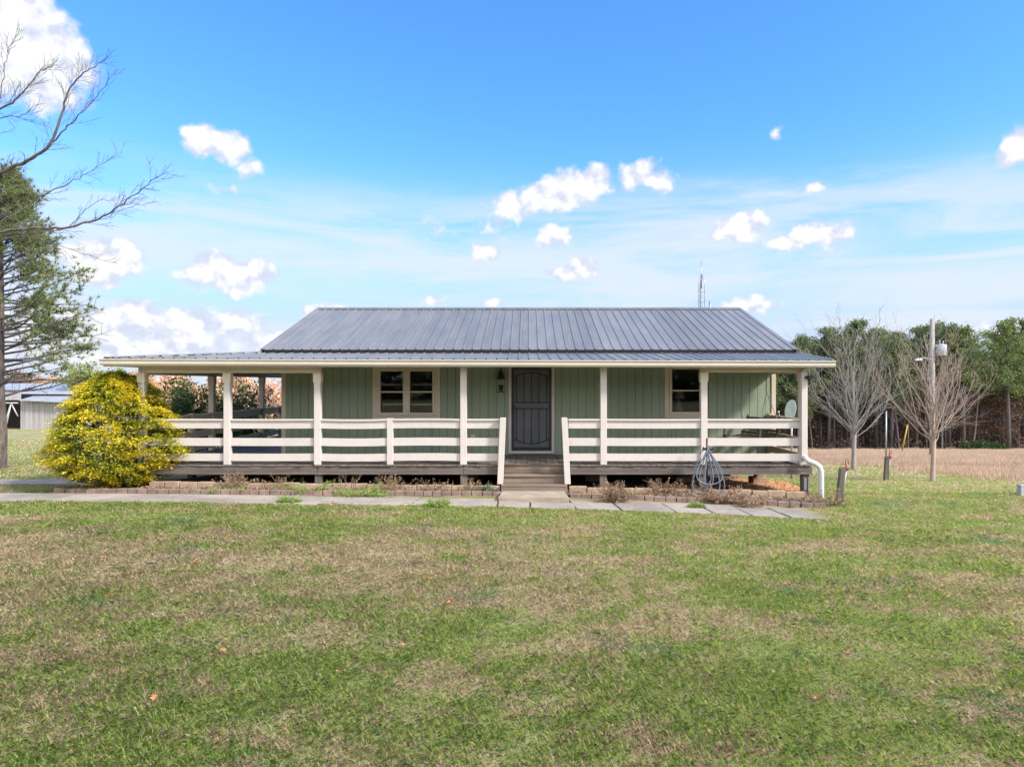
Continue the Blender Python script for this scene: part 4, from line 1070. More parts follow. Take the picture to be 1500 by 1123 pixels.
# big bare tree leaning in from beyond the left edge
def left_tree():
    random.seed(14)
    Y0 = 13.0; x0 = -12.9; z0 = g(x0,Y0)
    o = empty('bare_tree', (x0,Y0,z0), 'bare tree whose long dark branches reach in from the upper left', 'tree')
    t = MB(); t.tube([(x0,Y0,z0-.1),(x0,Y0,z0+.3),(x0+.1,Y0+.05,z0+2.2),(x0+.05,Y0,z0+4),(x0-.1,Y0-.1,z0+6),(x0-.3,Y0,z0+8.5),(x0-.2,Y0,z0+11)], [.34,.27,.24,.21,.16,.10,.03], 14)
    t.build('trunk', 'grey_bark', o)
    c = MB()
    def W(px, py, y): return Vector((X(px,y), y, Z(py,y)))
    def L(pts, r0, r1, dens=5.0, tl=.55, lev=1):
        P = [W(*p) for p in pts]; out = [P[0]]
        for i in range(len(P)-1):
            a, b = P[i], P[i+1]; n = 5
            pm1 = P[i-1] if i else a*2-b; pp = P[i+2] if i+2 < len(P) else b*2-a
            for k in range(1, n+1):
                s = k/n; q_ = .5*((2*a)+(b-pm1)*s+(2*pm1-5*a+4*b-pp)*s*s+(3*a-pm1-3*b+pp)*s**3)
                out.append(q_ + rvec()*.012)
        n = len(out); rad = [r0+(r1-r0)*(i/(n-1))**.8 for i in range(n)]
        rad = [q_*.46 for q_ in rad]; c.tube(out, rad, 8, caps=False); twigs(c, out, [q_*.6 for q_ in rad], tl, lev, dens*1.5, .6, .05, .0030, .12)
    L([(-205,352,13.0),(-90,300,13.0),(0,253,12.9),(38,236,12.7),(75,209,12.6),(92,160,12.5),(104,125,12.5),(128,104,12.4),(154,88,12.3)], .11, .008)
    L([(75,209,12.6),(100,185,12.5),(120,165,12.4),(148,134,12.3),(172,102,12.2)], .032, .006)
    L([(-205,430,13.0),(-100,370,12.9),(0,341,12.7),(50,335,12.6),(100,333,12.4),(150,318,12.3),(180,298,12.1),(215,270,12.0),(246,251,11.9)], .085, .007)
    L([(-150,395,13.0),(-60,345,13.1),(0,325,13.1),(50,295,13.2),(100,268,13.3),(135,250,13.4),(180,221,13.5)], .055, .006)
    L([(-200,280,13.0),(-90,200,12.8),(0,158,12.7),(30,140,12.6),(55,108,12.5),(78,95,12.5)], .07, .007)
    L([(-60,238,12.7),(0,176,12.4),(28,170,12.3),(48,160,12.3)], .03, .006)
    L([(-30,180,12.8),(0,145,12.7),(8,95,12.6),(14,72,12.6),(26,50,12.6)], .025, .006)
    L([(100,333,12.4),(140,295,12.2),(165,293,12.1),(180,285,12.1)], .012,.005, 5,.3,0)
    L([(155,315,12.3),(200,300,12.0),(232,296,11.8)], .012,.005, 5,.3,0)
    L([(-100,420,13.4),(0,352,13.6),(60,350,13.7),(120,372,13.8),(170,385,13.9)], .03, .004, 4, .5)
    L([(-100,450,13.4),(0,400,13.6),(40,380,13.6),(80,362,13.7)], .03, .004, 4, .5)
    for i in range(16):
        a = random.uniform(.6,5.6); z = random.uniform(3.5,9)
        P, R = limb(c, Vector((x0,Y0,z0+z)), Vector((-abs(math.cos(a))-.1, math.sin(a), .7)), 4.2, .07, .008, 10, .07, .02, 6); twigs(c, P, R, 1.1, 1, 2.2, .7, .05, .006)
    c.build('branches', 'grey_bark', o)
left_tree()

def crown_points(rng, blobs, n, per):
    """clumpy points inside ellipsoid blobs: (cx,cy,cz,rx,ry,rz,weight)"""
    B = np.array(blobs, float); w = B[:,6]/B[:,6].sum(); nc = max(1, n//per)
    bi = rng.choice(len(B), nc, p=w)
    d = unit(rng.normal(size=(nc,3)))*(rng.random((nc,1))**.45)
    C = B[bi,:3] + d*B[bi,3:6]
    return C
def clumps(rng, C, per, spread):
    P = np.repeat(C, per, 0) + rng.normal(size=(len(C)*per,3))*spread
    return P
def leaf_obj(name, rng, P, size, mat, parent, aspect=.5, flat=0., rnd=None):
    V, F = leaves(rng, P, size, aspect, flat)
    r = rng.random(len(P)) if rnd is None else rnd
    return np_mesh(name, V, F, np.repeat(r, 4), mat, parent)

# pine on the left: tufts of long needles on tiered limbs
def left_pine():
    rng = np.random.default_rng(5); random.seed(6)
    x, y = at(0, 686); x -= .05; z = g(x,y); h = (686-252)*y/1000
    o = empty('pine_tree', (x,y,z), 'tall bushy pine with a mottled trunk at the left edge', 'tree')
    t = MB(); t.tube([(x-.02,y,z-.1),(x,y,z+.1),(x+.05,y,z+1),(x-.02,y,z+2.4),(x+.03,y,z+5),(x+.05,y,z+h*.96)], [.30,.21,.18,.165,.12,.02], 14); t.build('trunk', 'pine_bark', o)
    br = MB(); tufts = []
    for i in range(150):
        f = .24 + .74*(i/149)**.9; zz = z+h*f
        prof = np.interp(f, [.24,.33,.42,.52,.62,.75,.88,.98], [2.0,2.4,2.8,2.5,1.95,1.5,.95,.25])
        a = i*2.4+random.uniform(-.3,.3); L = prof*random.uniform(.6,1.08)
        P, R = limb(br, Vector((x,y,zz)), Vector((math.cos(a), math.sin(a), .12 if f < .6 else .45)), L, .035*(1.1-f)+.012, .006, 8, .08, .02, 5)
        needle = (f > .44 and random.random() < .88) or (random.random() < .35 and f > .30)
        for k in range(2, 9):
            for j in range(3):
                q_, r_ = limb(br, P[k], (P[k]-P[k-1]).normalized()+rvec()*.55, random.uniform(.2,.55), .007, .004, 3, .1, .03, 3)
                if needle and k > 3:
                    for tp in q_[1:]: tufts.append((tp+rvec()*.04, (q_[-1]-q_[0]).normalized()))
        if needle: tufts.append((P[-1], (P[-1]-P[-2]).normalized()))
    br.build('branches', 'grey_bark', o)
    T = np.array([tuple(p) for p, d in tufts]); D = np.array([tuple(d) for p, d in tufts])
    per = 17; n = len(T)*per
    base = np.repeat(T, per, 0); d = unit(np.repeat(D, per, 0)*.7 + rng.normal(size=(n,3))*.75 + np.array([0,0,.2]))
    L = rng.uniform(.10,.18,(n,1)); s = unit(np.cross(d, rng.normal(size=(n,3))))*.0095
    V = np.stack([base-s, base+s, base+d*L], 1).reshape(-1,3)
    rr = np.repeat(np.repeat(rng.random(len(T))*.55, per) + rng.random(n)*.45, 3)
    np_mesh('needles', V, np.arange(3*n).reshape(n,3), rr, 'pine_needle', o)
left_pine()

# golden bush at the left front corner of the porch
def golden_bush():
    rng = np.random.default_rng(9); random.seed(9)
    x, y = -9.08, 15.0; z = g(x,y)
    o = empty('golden_bush', (x,y,z), 'large rounded golden yellow evergreen bush at the left porch corner', 'bush')
    st_ = MB()
    P_, N_, R_ = [], [], []
    n = 8200
    for i in range(n):
        # point on an egg-shaped surface with layered, uneven outline
        u = random.random(); th = random.uniform(0, 6.283)
        hh = .10 + 2.38*u; hh += .055*math.sin(hh*21+th*3+math.sin(th*5)*2)
        rad = np.interp(hh, [0,.2,.42,.72,1.1,1.5,1.85,2.15,2.4,2.55], [.34,.60,1.02,1.30,1.28,1.12,.90,.66,.40,.12])
        lobes = 1 + .12*math.sin(3*th+1.3) + .07*math.sin(5*th+hh*3) + .07*math.sin(hh*9+th*2)
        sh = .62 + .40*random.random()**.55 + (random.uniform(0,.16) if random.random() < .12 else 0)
        if sh > .74 and math.sin(th*7+hh*6.1)*math.sin(hh*11-th*3)+.5*math.sin(th*13+hh*17) < -.75: continue
        r = rad*lobes*sh
        if rad < .3: r *= .8
        c = Vector((x + r*math.cos(th), y + r*math.sin(th)*.82, z + hh + random.gauss(0,.03)))
        out = Vector((math.cos(th), math.sin(th), .25)).normalized()
        # a drooping, nearly level spray
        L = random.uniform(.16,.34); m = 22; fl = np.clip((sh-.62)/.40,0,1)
        for k in range(m):
            t = random.random(); side = random.choice((-1,1))*random.random()*(.10*(1-t*.6))
            sd = Vector((-out.y, out.x, 0))
            p = c + out*(t-.4)*L + sd*side + Vector((0,0,.10*t-.22*t*t+random.gauss(0,.012)))
            P_.append(tuple(p)); N_.append(tuple((out*(.7+t)+sd*(1.5 if side > 0 else -1.5)*.8+Vector((0,0,-.1)))))
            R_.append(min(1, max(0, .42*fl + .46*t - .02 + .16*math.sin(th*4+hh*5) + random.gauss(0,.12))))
    P = np.array(P_); D = unit(np.array(N_)+rng.normal(size=(len(P_),3))*.35); U = np.array([0,0,1.])+rng.normal(size=P.shape)*.45
    S = unit(np.cross(D, U)); L = rng.uniform(.014,.029,(len(P),1))
    V = np.stack([P-D*L, P-S*L*.55, P+D*L, P+S*L*.55],1).reshape(-1,3)
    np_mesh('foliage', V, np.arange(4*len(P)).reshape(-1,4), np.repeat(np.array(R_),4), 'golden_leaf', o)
    for i in range(70):
        a = random.uniform(0,6.283); e = random.uniform(.15,1.5)
        limb(st_, Vector((x,y,z-.05)), Vector((math.cos(a)*math.cos(e), math.sin(a)*math.cos(e), math.sin(e))), 1.1+.9*math.sin(e), .028, .006, 7, .08, .02, 5)
    st_.tube([(x,y,z-.1),(x,y,z+.35)], [.10,.07], 8)
    st_.build('stems', 'grey_bark', o)
golden_bush()

def shrub(x, y, r, h, seed, mat, label, n=2600, s=.035, name='evergreen_shrub', spiky=True):
    rng = np.random.default_rng(seed); random.seed(seed); z = g(x,y)
    o = empty(name, (x,y,z), label, 'shrub')
    m = MB(); Pt = []
    for i in range(max(24, n//60)):
        a = random.uniform(0,6.283); e = random.uniform(.5,1.5)
        P, R = limb(m, Vector((x,y,z)), Vector((math.cos(a)*math.cos(e), math.sin(a)*math.cos(e), math.sin(e))), r+(h-r)*math.sin(e)*random.uniform(.75,1.1), .018, .004, 8, .07, .05, 4)
        for k in range(2, 9):
            for j in range(22): Pt.append(P[k]+rvec()*.085)
    m.build('stems', 'grey_bark', o)
    P = np.array([tuple(p) for p in Pt]); leaf_obj('foliage', rng, P, rng.uniform(s*.6,s*1.2,len(P)), mat, o, .45)
    return o
shrub(X(272,20.5), 20.5, 1.0, 2.55, 41, 'evergreen_leaf', 'dark green feathery evergreen shrub left of the porch seen through the railing', 5200, .055)
shrub(X(352,24.5), 24.5, 1.05, 2.7, 42, 'evergreen_leaf', 'dark green evergreen shrub farther back beside the rear porch rail', 4200, .06)
def bare_small(px, y, top, seed, label):
    random.seed(seed); x = X(px,y); z = g(x,y); h = Z(top,y)-z
    o = empty('bare_sapling', (x,y,z), label, 'tree'); m = MB(); m.tube([(x,y,z-.1),(x+.05,y,z+h*.3),(x,y,z+h*.6)], [.08,.06,.02], 8); m.build('trunk','grey_bark',o)
    c = MB()
    for i in range(16):
        a = i*2.4; e = random.uniform(.3,1.3)
        P, R = limb(c, Vector((x,y,z+h*random.uniform(.2,.55))), Vector((math.cos(a)*math.cos(e), math.sin(a)*math.cos(e), math.sin(e))), h*.55, .03, .006, 8, .08, .0, 5); twigs(c, P, R, h*.2, 1, 2.5, .7, .02, .006)
    c.build('crown','maple_bark_red',o)
bare_small(388, 30, 535, 51, 'small bare tree seen through the left porch behind the evergreen shrubs')
bare_small(268, 27, 560, 52, 'low bare sapling behind the dark evergreen shrub left of the porch')

# broadleaf crowns far behind on the left
def broad_tree(x, y, h, r, seed, mat, label, n=5200, s=.17):
    rng = np.random.default_rng(seed); random.seed(seed); z = g(x,y)
    o = empty('autumn_tree', (x,y,z), label, 'tree', 'autumn trees beyond the left side of the house')
    m = MB(); m.tube([(x,y,z-.2),(x+.1,y,z+h*.3),(x,y,z+h*.75)], [h*.028,h*.022,h*.008], 8)
    blobs = []
    for i in range(15):
        a = random.uniform(0,6.283); e = random.uniform(.25,1.45)
        P, R = limb(m, Vector((x,y,z+h*random.uniform(.15,.5))), Vector((math.cos(a)*math.cos(e), math.sin(a)*math.cos(e), math.sin(e))), (r*math.cos(e)+h*.5*math.sin(e))*.9, h*.011, h*.003, 7, .08, .03, 5)
        p = P[-2]; blobs.append((p.x,p.y,p.z,r*.42,r*.42,h*.15,1)); p = P[4]; blobs.append((p.x,p.y,p.z,r*.35,r*.35,h*.14,.7))
    m.build('trunk', 'grey_bark', o)
    C = crown_points(rng, blobs, n, 14); P = clumps(rng, C, 14, s*1.3)
    P = P[P[:,2] > z+.25*s]
    cl = np.repeat(rng.random(len(C))*.6, 14)[:len(P)]
    leaf_obj('crown', rng, P, rng.uniform(s*.6,s*1.15,len(P)), mat, o, .6, rnd=np.clip(cl+rng.random(len(P))*.4,0,1))
T = [(245,62,541,26,'autumn_pink','round salmon pink autumn tree behind the left porch post'),
     (205,58,536,24,'autumn_orange','orange-tan autumn tree above the golden bush'),
     (140,66,532,36,'autumn_green','pale yellow-green tree rising above the barn roof end'),
     (100,70,547,26,'autumn_green','lower yellow-green tree beside the barn ridge'),
     (60,78,549,34,'autumn_orange','dull orange tree just above the barn roof'),
     (20,74,545,30,'rust_leaf','rust brown tree beyond the pine trunk'),
     (300,75,566,22,'autumn_orange','low tan orange tree in the gap of the porch'),
     (345,66,548,30,'autumn_pink','wide pale pink tree behind the small bare tree'),
     (392,70,560,26,'autumn_pink','salmon tree closest to the left house corner'),
     (430,74,556,26,'autumn_orange','orange tree mostly hidden behind the house corner'),
     (-40,80,540,36,'rust_leaf','brown tree at the far left edge')]
for i, (px, y, top, hwp, mat, lab) in enumerate(T):
    x = X(px,y); h = Z(top,y)-g(x,y); broad_tree(x, y, h, hwp*y/1000, 60+i, mat, lab)
# hillside scrub that reads as one mass behind the porch
rng = np.random.default_rng(77)
n = 26000; bx = rng.uniform(-62,-8,n); by = 78 + rng.uniform(0,10,n)
bh = rng.random(n)**.7*(3.6+1.2*np.sin(bx*.31)+.8*np.sin(bx*.83))
P = np.stack([bx, by, gz(bx,by)+bh],-1)
o = leaf_obj('hillside_brush', rng, P, rng.uniform(.12,.3,n), 'autumn_orange', None, .6); tag(o, 'tan and orange hillside brush beyond the barn and left porch', 'brush', kind='stuff')

# pine woods on the right
def far_pine(seed, h, r, low, mat, name, label, loc):
    rng = np.random.default_rng(seed); random.seed(seed)
    o = empty('woodland_pine', loc, label, 'tree', 'pines along the edge of the woods')
    x, y, z = loc
    m = MB(); ln = random.uniform(-.25,.25); m.tube([(x,y,z-.8),(x+ln*.3,y,z+h*.3),(x+ln,y,z+h*.65),(x+ln,y,z+h*.97)], [.19,.16,.11,.03], 7)
    C = []; 
    for i in range(60):
        f = low + (1-low)*(i/59); zz = z+h*f
        a = i*2.4+random.uniform(-.4,.4); pr_ = math.sin(math.pi*min(1,(f-low)/(1-low)*.80+.17))**.7
        L = r*pr_*random.uniform(.35,1.2)
        P, R = limb(m, Vector((x+ln*min(1,f/.65),y,zz)), Vector((math.cos(a), math.sin(a), .1+.5*(f-low))), L, .04, .012, 5, .09, .03, 4)
        for k in (3,4,5): C.append(tuple(P[k]))
        if L > .8: C.append(tuple(P[2]))
    # dead stubs on the clean trunk
    for i in range(14):
        a = random.uniform(0,6.283); limb(m, Vector((x,y,z+h*random.uniform(.18,low))), Vector((math.cos(a),math.sin(a),.0)), random.uniform(.6,1.8), .02, .008, 4, .12, -.02, 3)
    m.build('trunk', 'pine_trunk', o)
    C = np.array(C); C = np.repeat(C, 2, 0)+rng.normal(size=(len(C)*2,3))*.16
    per = 20; P = clumps(rng, C, per, .19)
    cl = np.repeat(rng.random(len(C))*.6, per)
    leaf_obj('crown', rng, P, rng.uniform(.07,.17,len(P)), mat, o, .45, rnd=np.clip(cl+rng.random(len(P))*.4,0,1))
    return o
protos = []
random.seed(100)
plab = {'far_pine_needle':'tall dark green pine standing in the woods right of the house', 'far_pine_needle_light':'tall lighter green pine with clear trunk at the woods edge'}
spec = [(14.0,3.1,.40,'far_pine_needle'),(13.4,3.3,.34,'far_pine_needle'),(14.4,3.0,.46,'far_pine_needle'),(13.6,3.3,.46,'far_pine_needle_light'),(14.2,3.0,.54,'far_pine_needle_light')]
for i, (h_, r_, lw, mt) in enumerate(spec):
    px = [1180,1222,1290,1478,1412][i]; yy = [84,83,86,72,79][i]; xx = X(px,yy)
    protos.append(far_pine(200+i, h_, r_, lw, mt, '', plab[mt], (xx,yy,g(xx,yy))))
def copy_tree(src, loc, rz, s):
    c = src.copy(); COL.objects.link(c); c.location = loc; c.rotation_euler = (0,0,rz); c.scale = (s,s,s*random.uniform(.97,1.04))
    for ch in src.children:
        d = ch.copy(); COL.objects.link(d); d.parent = c
    return c
random.seed(101); far_list = []
for row, (yy, step) in enumerate(((80,3.6),(84,3.5),(89,3.2),(95,3.4),(102,3.8))):
    x = 17.0+row*.8 + (4 if row else 0)
    while x < 84:
        xx = x+random.uniform(-1.1,1.1); y2 = yy+random.uniform(-2,2); px = VX+xx/y2*1000
        x += step
        if 1443 < px < 1459 and row < 4: continue
        if 1395 < px < 1440 and row < 1: continue
        pr_ = protos[random.choice((0,1,2,2,0)) if px < 1400 else random.choice((2,3,4,3))]
        s_ = random.uniform(.86,1.07)
        if px < 1050: continue
        if px < 1128: s_ = .84
        if 1440 < px < 1462: s_ *= .9
        if px > 1440: s_ *= .97
        c = copy_tree(pr_, (xx, y2, g(xx,y2)), random.uniform(0,6.28), s_); c['row'] = row; far_list.append(c)
ORD = ['first','second','third','fourth','fifth','sixth','seventh','eighth','ninth','tenth','eleventh','twelfth','thirteenth','fourteenth','fifteenth','sixteenth','seventeenth','eighteenth','nineteenth','twentieth']
fr_ = sorted([c for c in far_list if c['row'] == 0], key=lambda c: -c.location.x/c.location.y)
for i, c in enumerate(fr_[:20]): c['label'] = 'tall pine, ' + ORD[i] + ' from the right in the nearest row of the woods'
for c in far_list: del c['row']
def slender(seed, loc, h):
    random.seed(seed); x, y, z = loc; o = empty('slender_tree', loc, 'slender leafless hardwood trunk standing among the pines', 'tree', 'slender bare trunks in the woods')
    m = MB(); P, R_ = limb(m, Vector((x,y,z-.4)), Vector((.03,0,1)), h, .11, .02, 9, .03, .0, 6); m.build('trunk', 'pale_trunk', o)
    c = MB()
    for i in range(12):
        k = random.randint(4, 8); a = random.uniform(0,6.283)
        Q_, S_ = limb(c, P[k], Vector((math.cos(a), math.sin(a), .7)), random.uniform(1,2.6), .035, .01, 5, .1, .03, 4); twigs(c, Q_, S_, .8, 0, 2.0, .6, .03, .008)
    c.build('crown', 'pale_trunk', o); return o
sp_ = [slender(700+i, (X(px,y), y, g(X(px,y),y)), h) for i, (px, y, h) in enumerate(((1215,82,9.5),(1305,80,8.5),(1425,79,10)))]
random.seed(777)
for i in range(46):
    y = random.uniform(79,97); px = random.uniform(1155,1520); x = X(px,y); copy_tree(random.choice(sp_), (x,y,g(x,y)), random.uniform(0,6.28), random.uniform(.7,1.15))
# leaf-bare / rust understory and the dark interior of the woods
rng = np.random.default_rng(88)
def mass(name, n, x0, x1, y0, y1, hfun, smin, smax, mat, label, low=0.0, seed=1):
    bx = rng.uniform(x0,x1,n); by = rng.uniform(y0,y1,n); bh = low + rng.random(n)*hfun(bx)
    P = np.stack([bx, by, gz(bx,by)+bh],-1)
    o = leaf_obj(name, rng, P, rng.uniform(smin,smax,n), mat, None, .55); tag(o, label, 'woods', kind='stuff')
mass('deep_woods', 52000, 14, 100, 106, 120, lambda x: 11.0+1.2*np.sin(x*.5)+.8*np.sin(x*1.7), .16, .40, 'brush', 'dark tangled depth of the woods behind the pines')
mass('woods_understory', 17000, 15, 92, 84, 100, lambda x: 2.0+1.5*np.sin(x*.7)**2+2.0*(x > 52), .06, .15, 'rust_leaf', 'rust brown understory leaves between the pine trunks')
mass('woods_edge_brush', 7000, 15, 90, 77, 81, lambda x: .5+1.3*np.sin(x*.45+1)**2, .06, .16, 'brush', 'low brown brush along the foot of the woods')
rng2 = np.random.default_rng(12)
mass('far_woods', 16000, -70, 70, -75, -62, lambda x: 12+2.5*np.sin(x*.3), .5, 1.1, 'evergreen_leaf', 'dark woods across the field behind the viewer')
def bush_far(px, y, w, h, mat, label, seed):
    r_ = np.random.default_rng(seed); x = X(px,y); z = g(x,y)
    o = empty('woodland_bush', (x,y,z), label, 'bush'); random.seed(seed)
    C = crown_points(r_, [(x,y,z+h*.45,w,w*.6,h*.5,1)], 2400, 12); P = clumps(r_, C, 12, .12); leaf_obj('foliage', r_, P, r_.uniform(.06,.14,len(P)), mat, o, .5)
    m = MB()
    for i in range(14): a = random.uniform(0,6.283); limb(m, Vector((x,y,z)), Vector((math.cos(a)*.8,math.sin(a)*.8,.8)), h*.8, .03,.01,5,.08,.02,4)
    m.build('stems','pine_trunk',o)
bush_far(1434, 72, 1.9, 1.3, 'evergreen_leaf', 'low dark green bush at the foot of the woods right of the maple', 301)
bush_far(1462, 74, 1.6, 1.1, 'evergreen_leaf', 'smaller dark green bush farther right at the foot of the woods', 302)
# understorey hardwoods with rust leaves, right part of the woods
for i, (px, y, top, hw_) in enumerate(((1420,82,560,26),(1448,84,548,30),(1480,80,570,28),(1235,88,600,22),(1330,86,575,26))):
    x = X(px,y); h = Z(top,y)-g(x,y)
    r0 = np.random.default_rng(400+i); random.seed(400+i); z = g(x,y)
    o = empty('rusty_oak', (x,y,z), ['slender oak holding rust leaves right of the bare maple','tall rust-leaved oak in the gap between the pines','rust-leaved oak among trunks near the right edge','low rusty oak behind the nearer bare maple','rusty oak behind the yellow guy wire guard'][i], 'tree', 'rust-leaved oaks in the woods')
    m = MB(); m.tube([(x,y,z-.2),(x,y,z+h*.8)], [.14,.03], 7); C = []
    for k in range(26):
        a = k*2.4; P, R = limb(m, Vector((x,y,z+h*random.uniform(.2,.8))), Vector((math.cos(a),math.sin(a),random.uniform(0,.8))), hw_*y/1000*random.uniform(.5,1), .035,.01,6,.08,.0,4); C += [tuple(p) for p in P[2:]]
    m.build('trunk','pine_trunk',o); C = np.array(C); P = clumps(r0, C, 12, .3); leaf_obj('crown', r0, P, r0.uniform(.05,.12,len(P)), 'rust_leaf', o, .55)

# ------------------------------------------------------------------ grass
def vnoise(x, y, s, seed=0):
    r_ = np.random.default_rng(seed); G = r_.random((64,64)); X_ = x/s; Y_ = y/s
    i = np.floor(X_).astype(int); j = np.floor(Y_).astype(int); fx = X_-i; fy = Y_-j; fx = fx*fx*(3-2*fx); fy = fy*fy*(3-2*fy)
    a = G[i%64,j%64]; b = G[(i+1)%64,j%64]; c = G[i%64,(j+1)%64]; d = G[(i+1)%64,(j+1)%64]
    return (a*(1-fx)+b*fx)*(1-fy)+(c*(1-fx)+d*fx)*fy
WFa = np.array(WF); WBa = np.array(WB)
def blocked(x, y):
    yf = np.interp(x, WFa[:,0], WFa[:,1]); 
    edge = .13*(vnoise(x, y, .22, 4)-.45)*2 + .05*(vnoise(x, y, .07, 5)-.5)*2
    b = (x > -11.6) & (x < 5.5) & (y > yf+.02+edge) & (y < 15.7) & ~((x < -8.7) & (y > 14.3))
    b |= (x > -9.2) & (x < 6.2) & (y > 14.5) & (y < 25.2)
    b |= (x < -8.6) & (x > -13.6) & (y > 15.45) & (y < 16.6)
    b |= (x < -8.7) & (x > -10.1) & (y > 14.15) & (y < 15.6)
    return b
def blades(name, zones, mat, label, seed):
    rng = np.random.default_rng(seed); Vs, Rs = [], []
    for (y0, y1, dens, hlo, hhi, wd, xl, xr) in zones:
        xa = (xl*y1)-2.9; xb = (xr*y1)+2.9; n = int((xb-xa)*(y1-y0)*dens)
        x = rng.uniform(xa, xb, n); y = rng.uniform(y0, y1, n)
        k = (x > xl*y-2.9) & (x < xr*y+2.9) & ~blocked(x, y); x = x[k]; y = y[k]; n = len(x)
        cl = vnoise(x, y, .22, 7)*.55+vnoise(x, y, .9, 8)*.45
        kk = rng.random(n) < .62+.6*cl; x = x[kk]; y = y[kk]; cl = cl[kk]; n = len(x)
        L = (hlo+(hhi-hlo)*rng.random(n)**1.6)*(.75+.8*cl)
        a = rng.uniform(0, 6.283, n)+ 2.0*vnoise(x, y, .5, 9); lean = rng.uniform(.55,1.42,n)
        dx, dy = np.cos(a)*np.sin(lean), np.sin(a)*np.sin(lean); dz = np.cos(lean)
        B = np.stack([x, y, gz(x,y)+.001], -1); D = np.stack([dx,dy,dz],-1)
        sd = np.stack([-np.sin(a+rng.normal(size=n)*.8), np.cos(a), np.zeros(n)],-1)*(wd*rng.uniform(.6,1.2,n))[:,None]
        mid = B + D*(L*.55)[:,None] + np.array([0,0,1.])*(L*.10)[:,None]
        tip = B + D*L[:,None] - np.array([0,0,1.])*(L*.14*lean)[:,None]
        V = np.stack([B-sd, B+sd, mid+sd*.7, tip, mid-sd*.7], 1)
        Vs.append(V.reshape(-1,3)); Rs.append(np.repeat(rng.random(n), 5))
    V = np.concatenate(Vs); R = np.concatenate(Rs); n = len(V)//5
    o = np_mesh(name, V, np.arange(5*n).reshape(n,5), R, mat); tag(o, label, 'grass', kind='stuff'); print(name, n)
xl, xr = -.80, .75
blades('lawn_grass', [(3.4,6,15500,.02,.072,.0010,xl,xr),(6,8.5,10500,.02,.068,.0013,xl,xr),(8.5,11.5,6200,.025,.072,.0018,xl,xr),(11.5,15.5,3600,.03,.07,.0026,xl,xr),
                      (15.5,22,1100,.03,.07,.006,xl,xr),(22,40,240,.03,.085,.013,xl,xr)], 'grass_blade', 'patchy green and straw coloured lawn in front of the house', 31)
# dry field on the right beyond the mown lawn
rng = np.random.default_rng(55); n = 380000
bd = [at(px, py) for px, py in ((1150,676),(1240,681),(1370,691),(1500,706),(1560,712))]; bu = [p[0]/p[1] for p in bd]; by_ = [p[1] for p in bd]
y = 19+56*rng.random(n)**.75; x = y*rng.uniform(.34,.82,n)
k = y > np.interp(x/y, bu, by_)*(.84+.20*vnoise(x,y,3,3)+.16*rng.random(n)**2); x = x[k]; y = y[k]; n = len(x)
cl = vnoise(x,y,1.6,5); L = rng.uniform(.15,.40,n)*(.5+cl)*np.interp(y,[20,45,75],[.6,1,1.3]); a = rng.uniform(0,6.283,n); le = rng.uniform(.05,.5,n)
B = np.stack([x,y,gz(x,y)-.02],-1); D = np.stack([np.cos(a)*np.sin(le), np.sin(a)*np.sin(le), np.cos(le)],-1)*L[:,None]
sd = np.stack([np.ones(n), np.zeros(n), np.zeros(n)],-1)*rng.uniform(.008,.02,n)[:,None]
V = np.stack([B-sd, B+sd, B+D],1).reshape(-1,3)
o = np_mesh('dry_field_grass', V, np.arange(3*n).reshape(n,3), np.repeat(np.clip(rng.random(n)*.5+cl*.5,0,1),3), 'broomsedge'); tag(o, 'pinkish tan dry grass field before the woods', 'grass', kind='stuff')

# weeds and dead plants in the bed
def dead_clump(px, py, w, h, seed, label, mat='dry_leaf', name='dead_plant', ns=46, leafy=5, emax=1.5):
    random.seed(seed); rg = np.random.default_rng(seed); x, y = at(px, py)
    if y > 14.7 and -8.4 < x < 6: y = 14.66
    x = X(px, y); z = g(x,y)+.04
    o = empty(name, (x,y,z), label, 'plant', 'dead and weedy plants in the porch bed'); m = MB(); Pt = []
    for i in range(ns):
        a = random.uniform(0,6.283); e = random.uniform(.1 if emax < .5 else .25,emax); r_ = random.random()*w*(.35 if emax > .5 else .5)
        P, R = limb(m, Vector((x+math.cos(a)*r_, y+math.sin(a)*r_*.4, z)), Vector((math.cos(a)*math.cos(e), math.sin(a)*math.cos(e)*.5, math.sin(e))), (w*.6*math.cos(e)+h*math.sin(e))*random.uniform(.5,1.05), .005, .002, 6, .14, -.03, 3)
        for k in range(2, 7):
            for j in range(leafy): Pt.append(tuple(P[k]+rvec()*.022))
    m.build('stems', 'dead_stem', o); P = np.array(Pt); leaf_obj('leaves', rg, P, rg.uniform(.010,.026,len(P)), mat, o, .4)
dead_clump(345,712,.55,.30,501,'tangled clump of dry brown stems under the left railing')
dead_clump(408,712,.5,.30,502,'dried flower stalks between the second and third deck posts',ns=26,leafy=2)
dead_clump(510,714,.6,.36,503,'reddish dead stems spreading below the double window',ns=24,leafy=1)
dead_clump(575,716,.7,.20,504,'low dry weeds right of the reddish stems',ns=36)
dead_clump(635,716,.5,.26,505,'upright dead stalks left of the fourth deck post',ns=24,leafy=3)
dead_clump(690,716,.45,.32,506,'pale feathery dead plant beside the fourth deck post',ns=26,leafy=3)
dead_clump(714,716,.26,.16,507,'small blue-green leafy plant just left of the steps','teal_leaf','leafy_plant',22,6)
dead_clump(215,706,.5,.26,508,'thin dead stems beneath the left end of the porch',ns=14,leafy=1)
dead_clump(903,738,.42,.36,510,'bushy heap of curled brown leaves right of the steps',ns=70,leafy=9)
dead_clump(970,728,.75,.24,511,'dry brown stalks in the bed between steps and hose',ns=50)
dead_clump(1012,728,.6,.16,512,'flattened dead stems at the foot of the hose',ns=36,emax=.8)
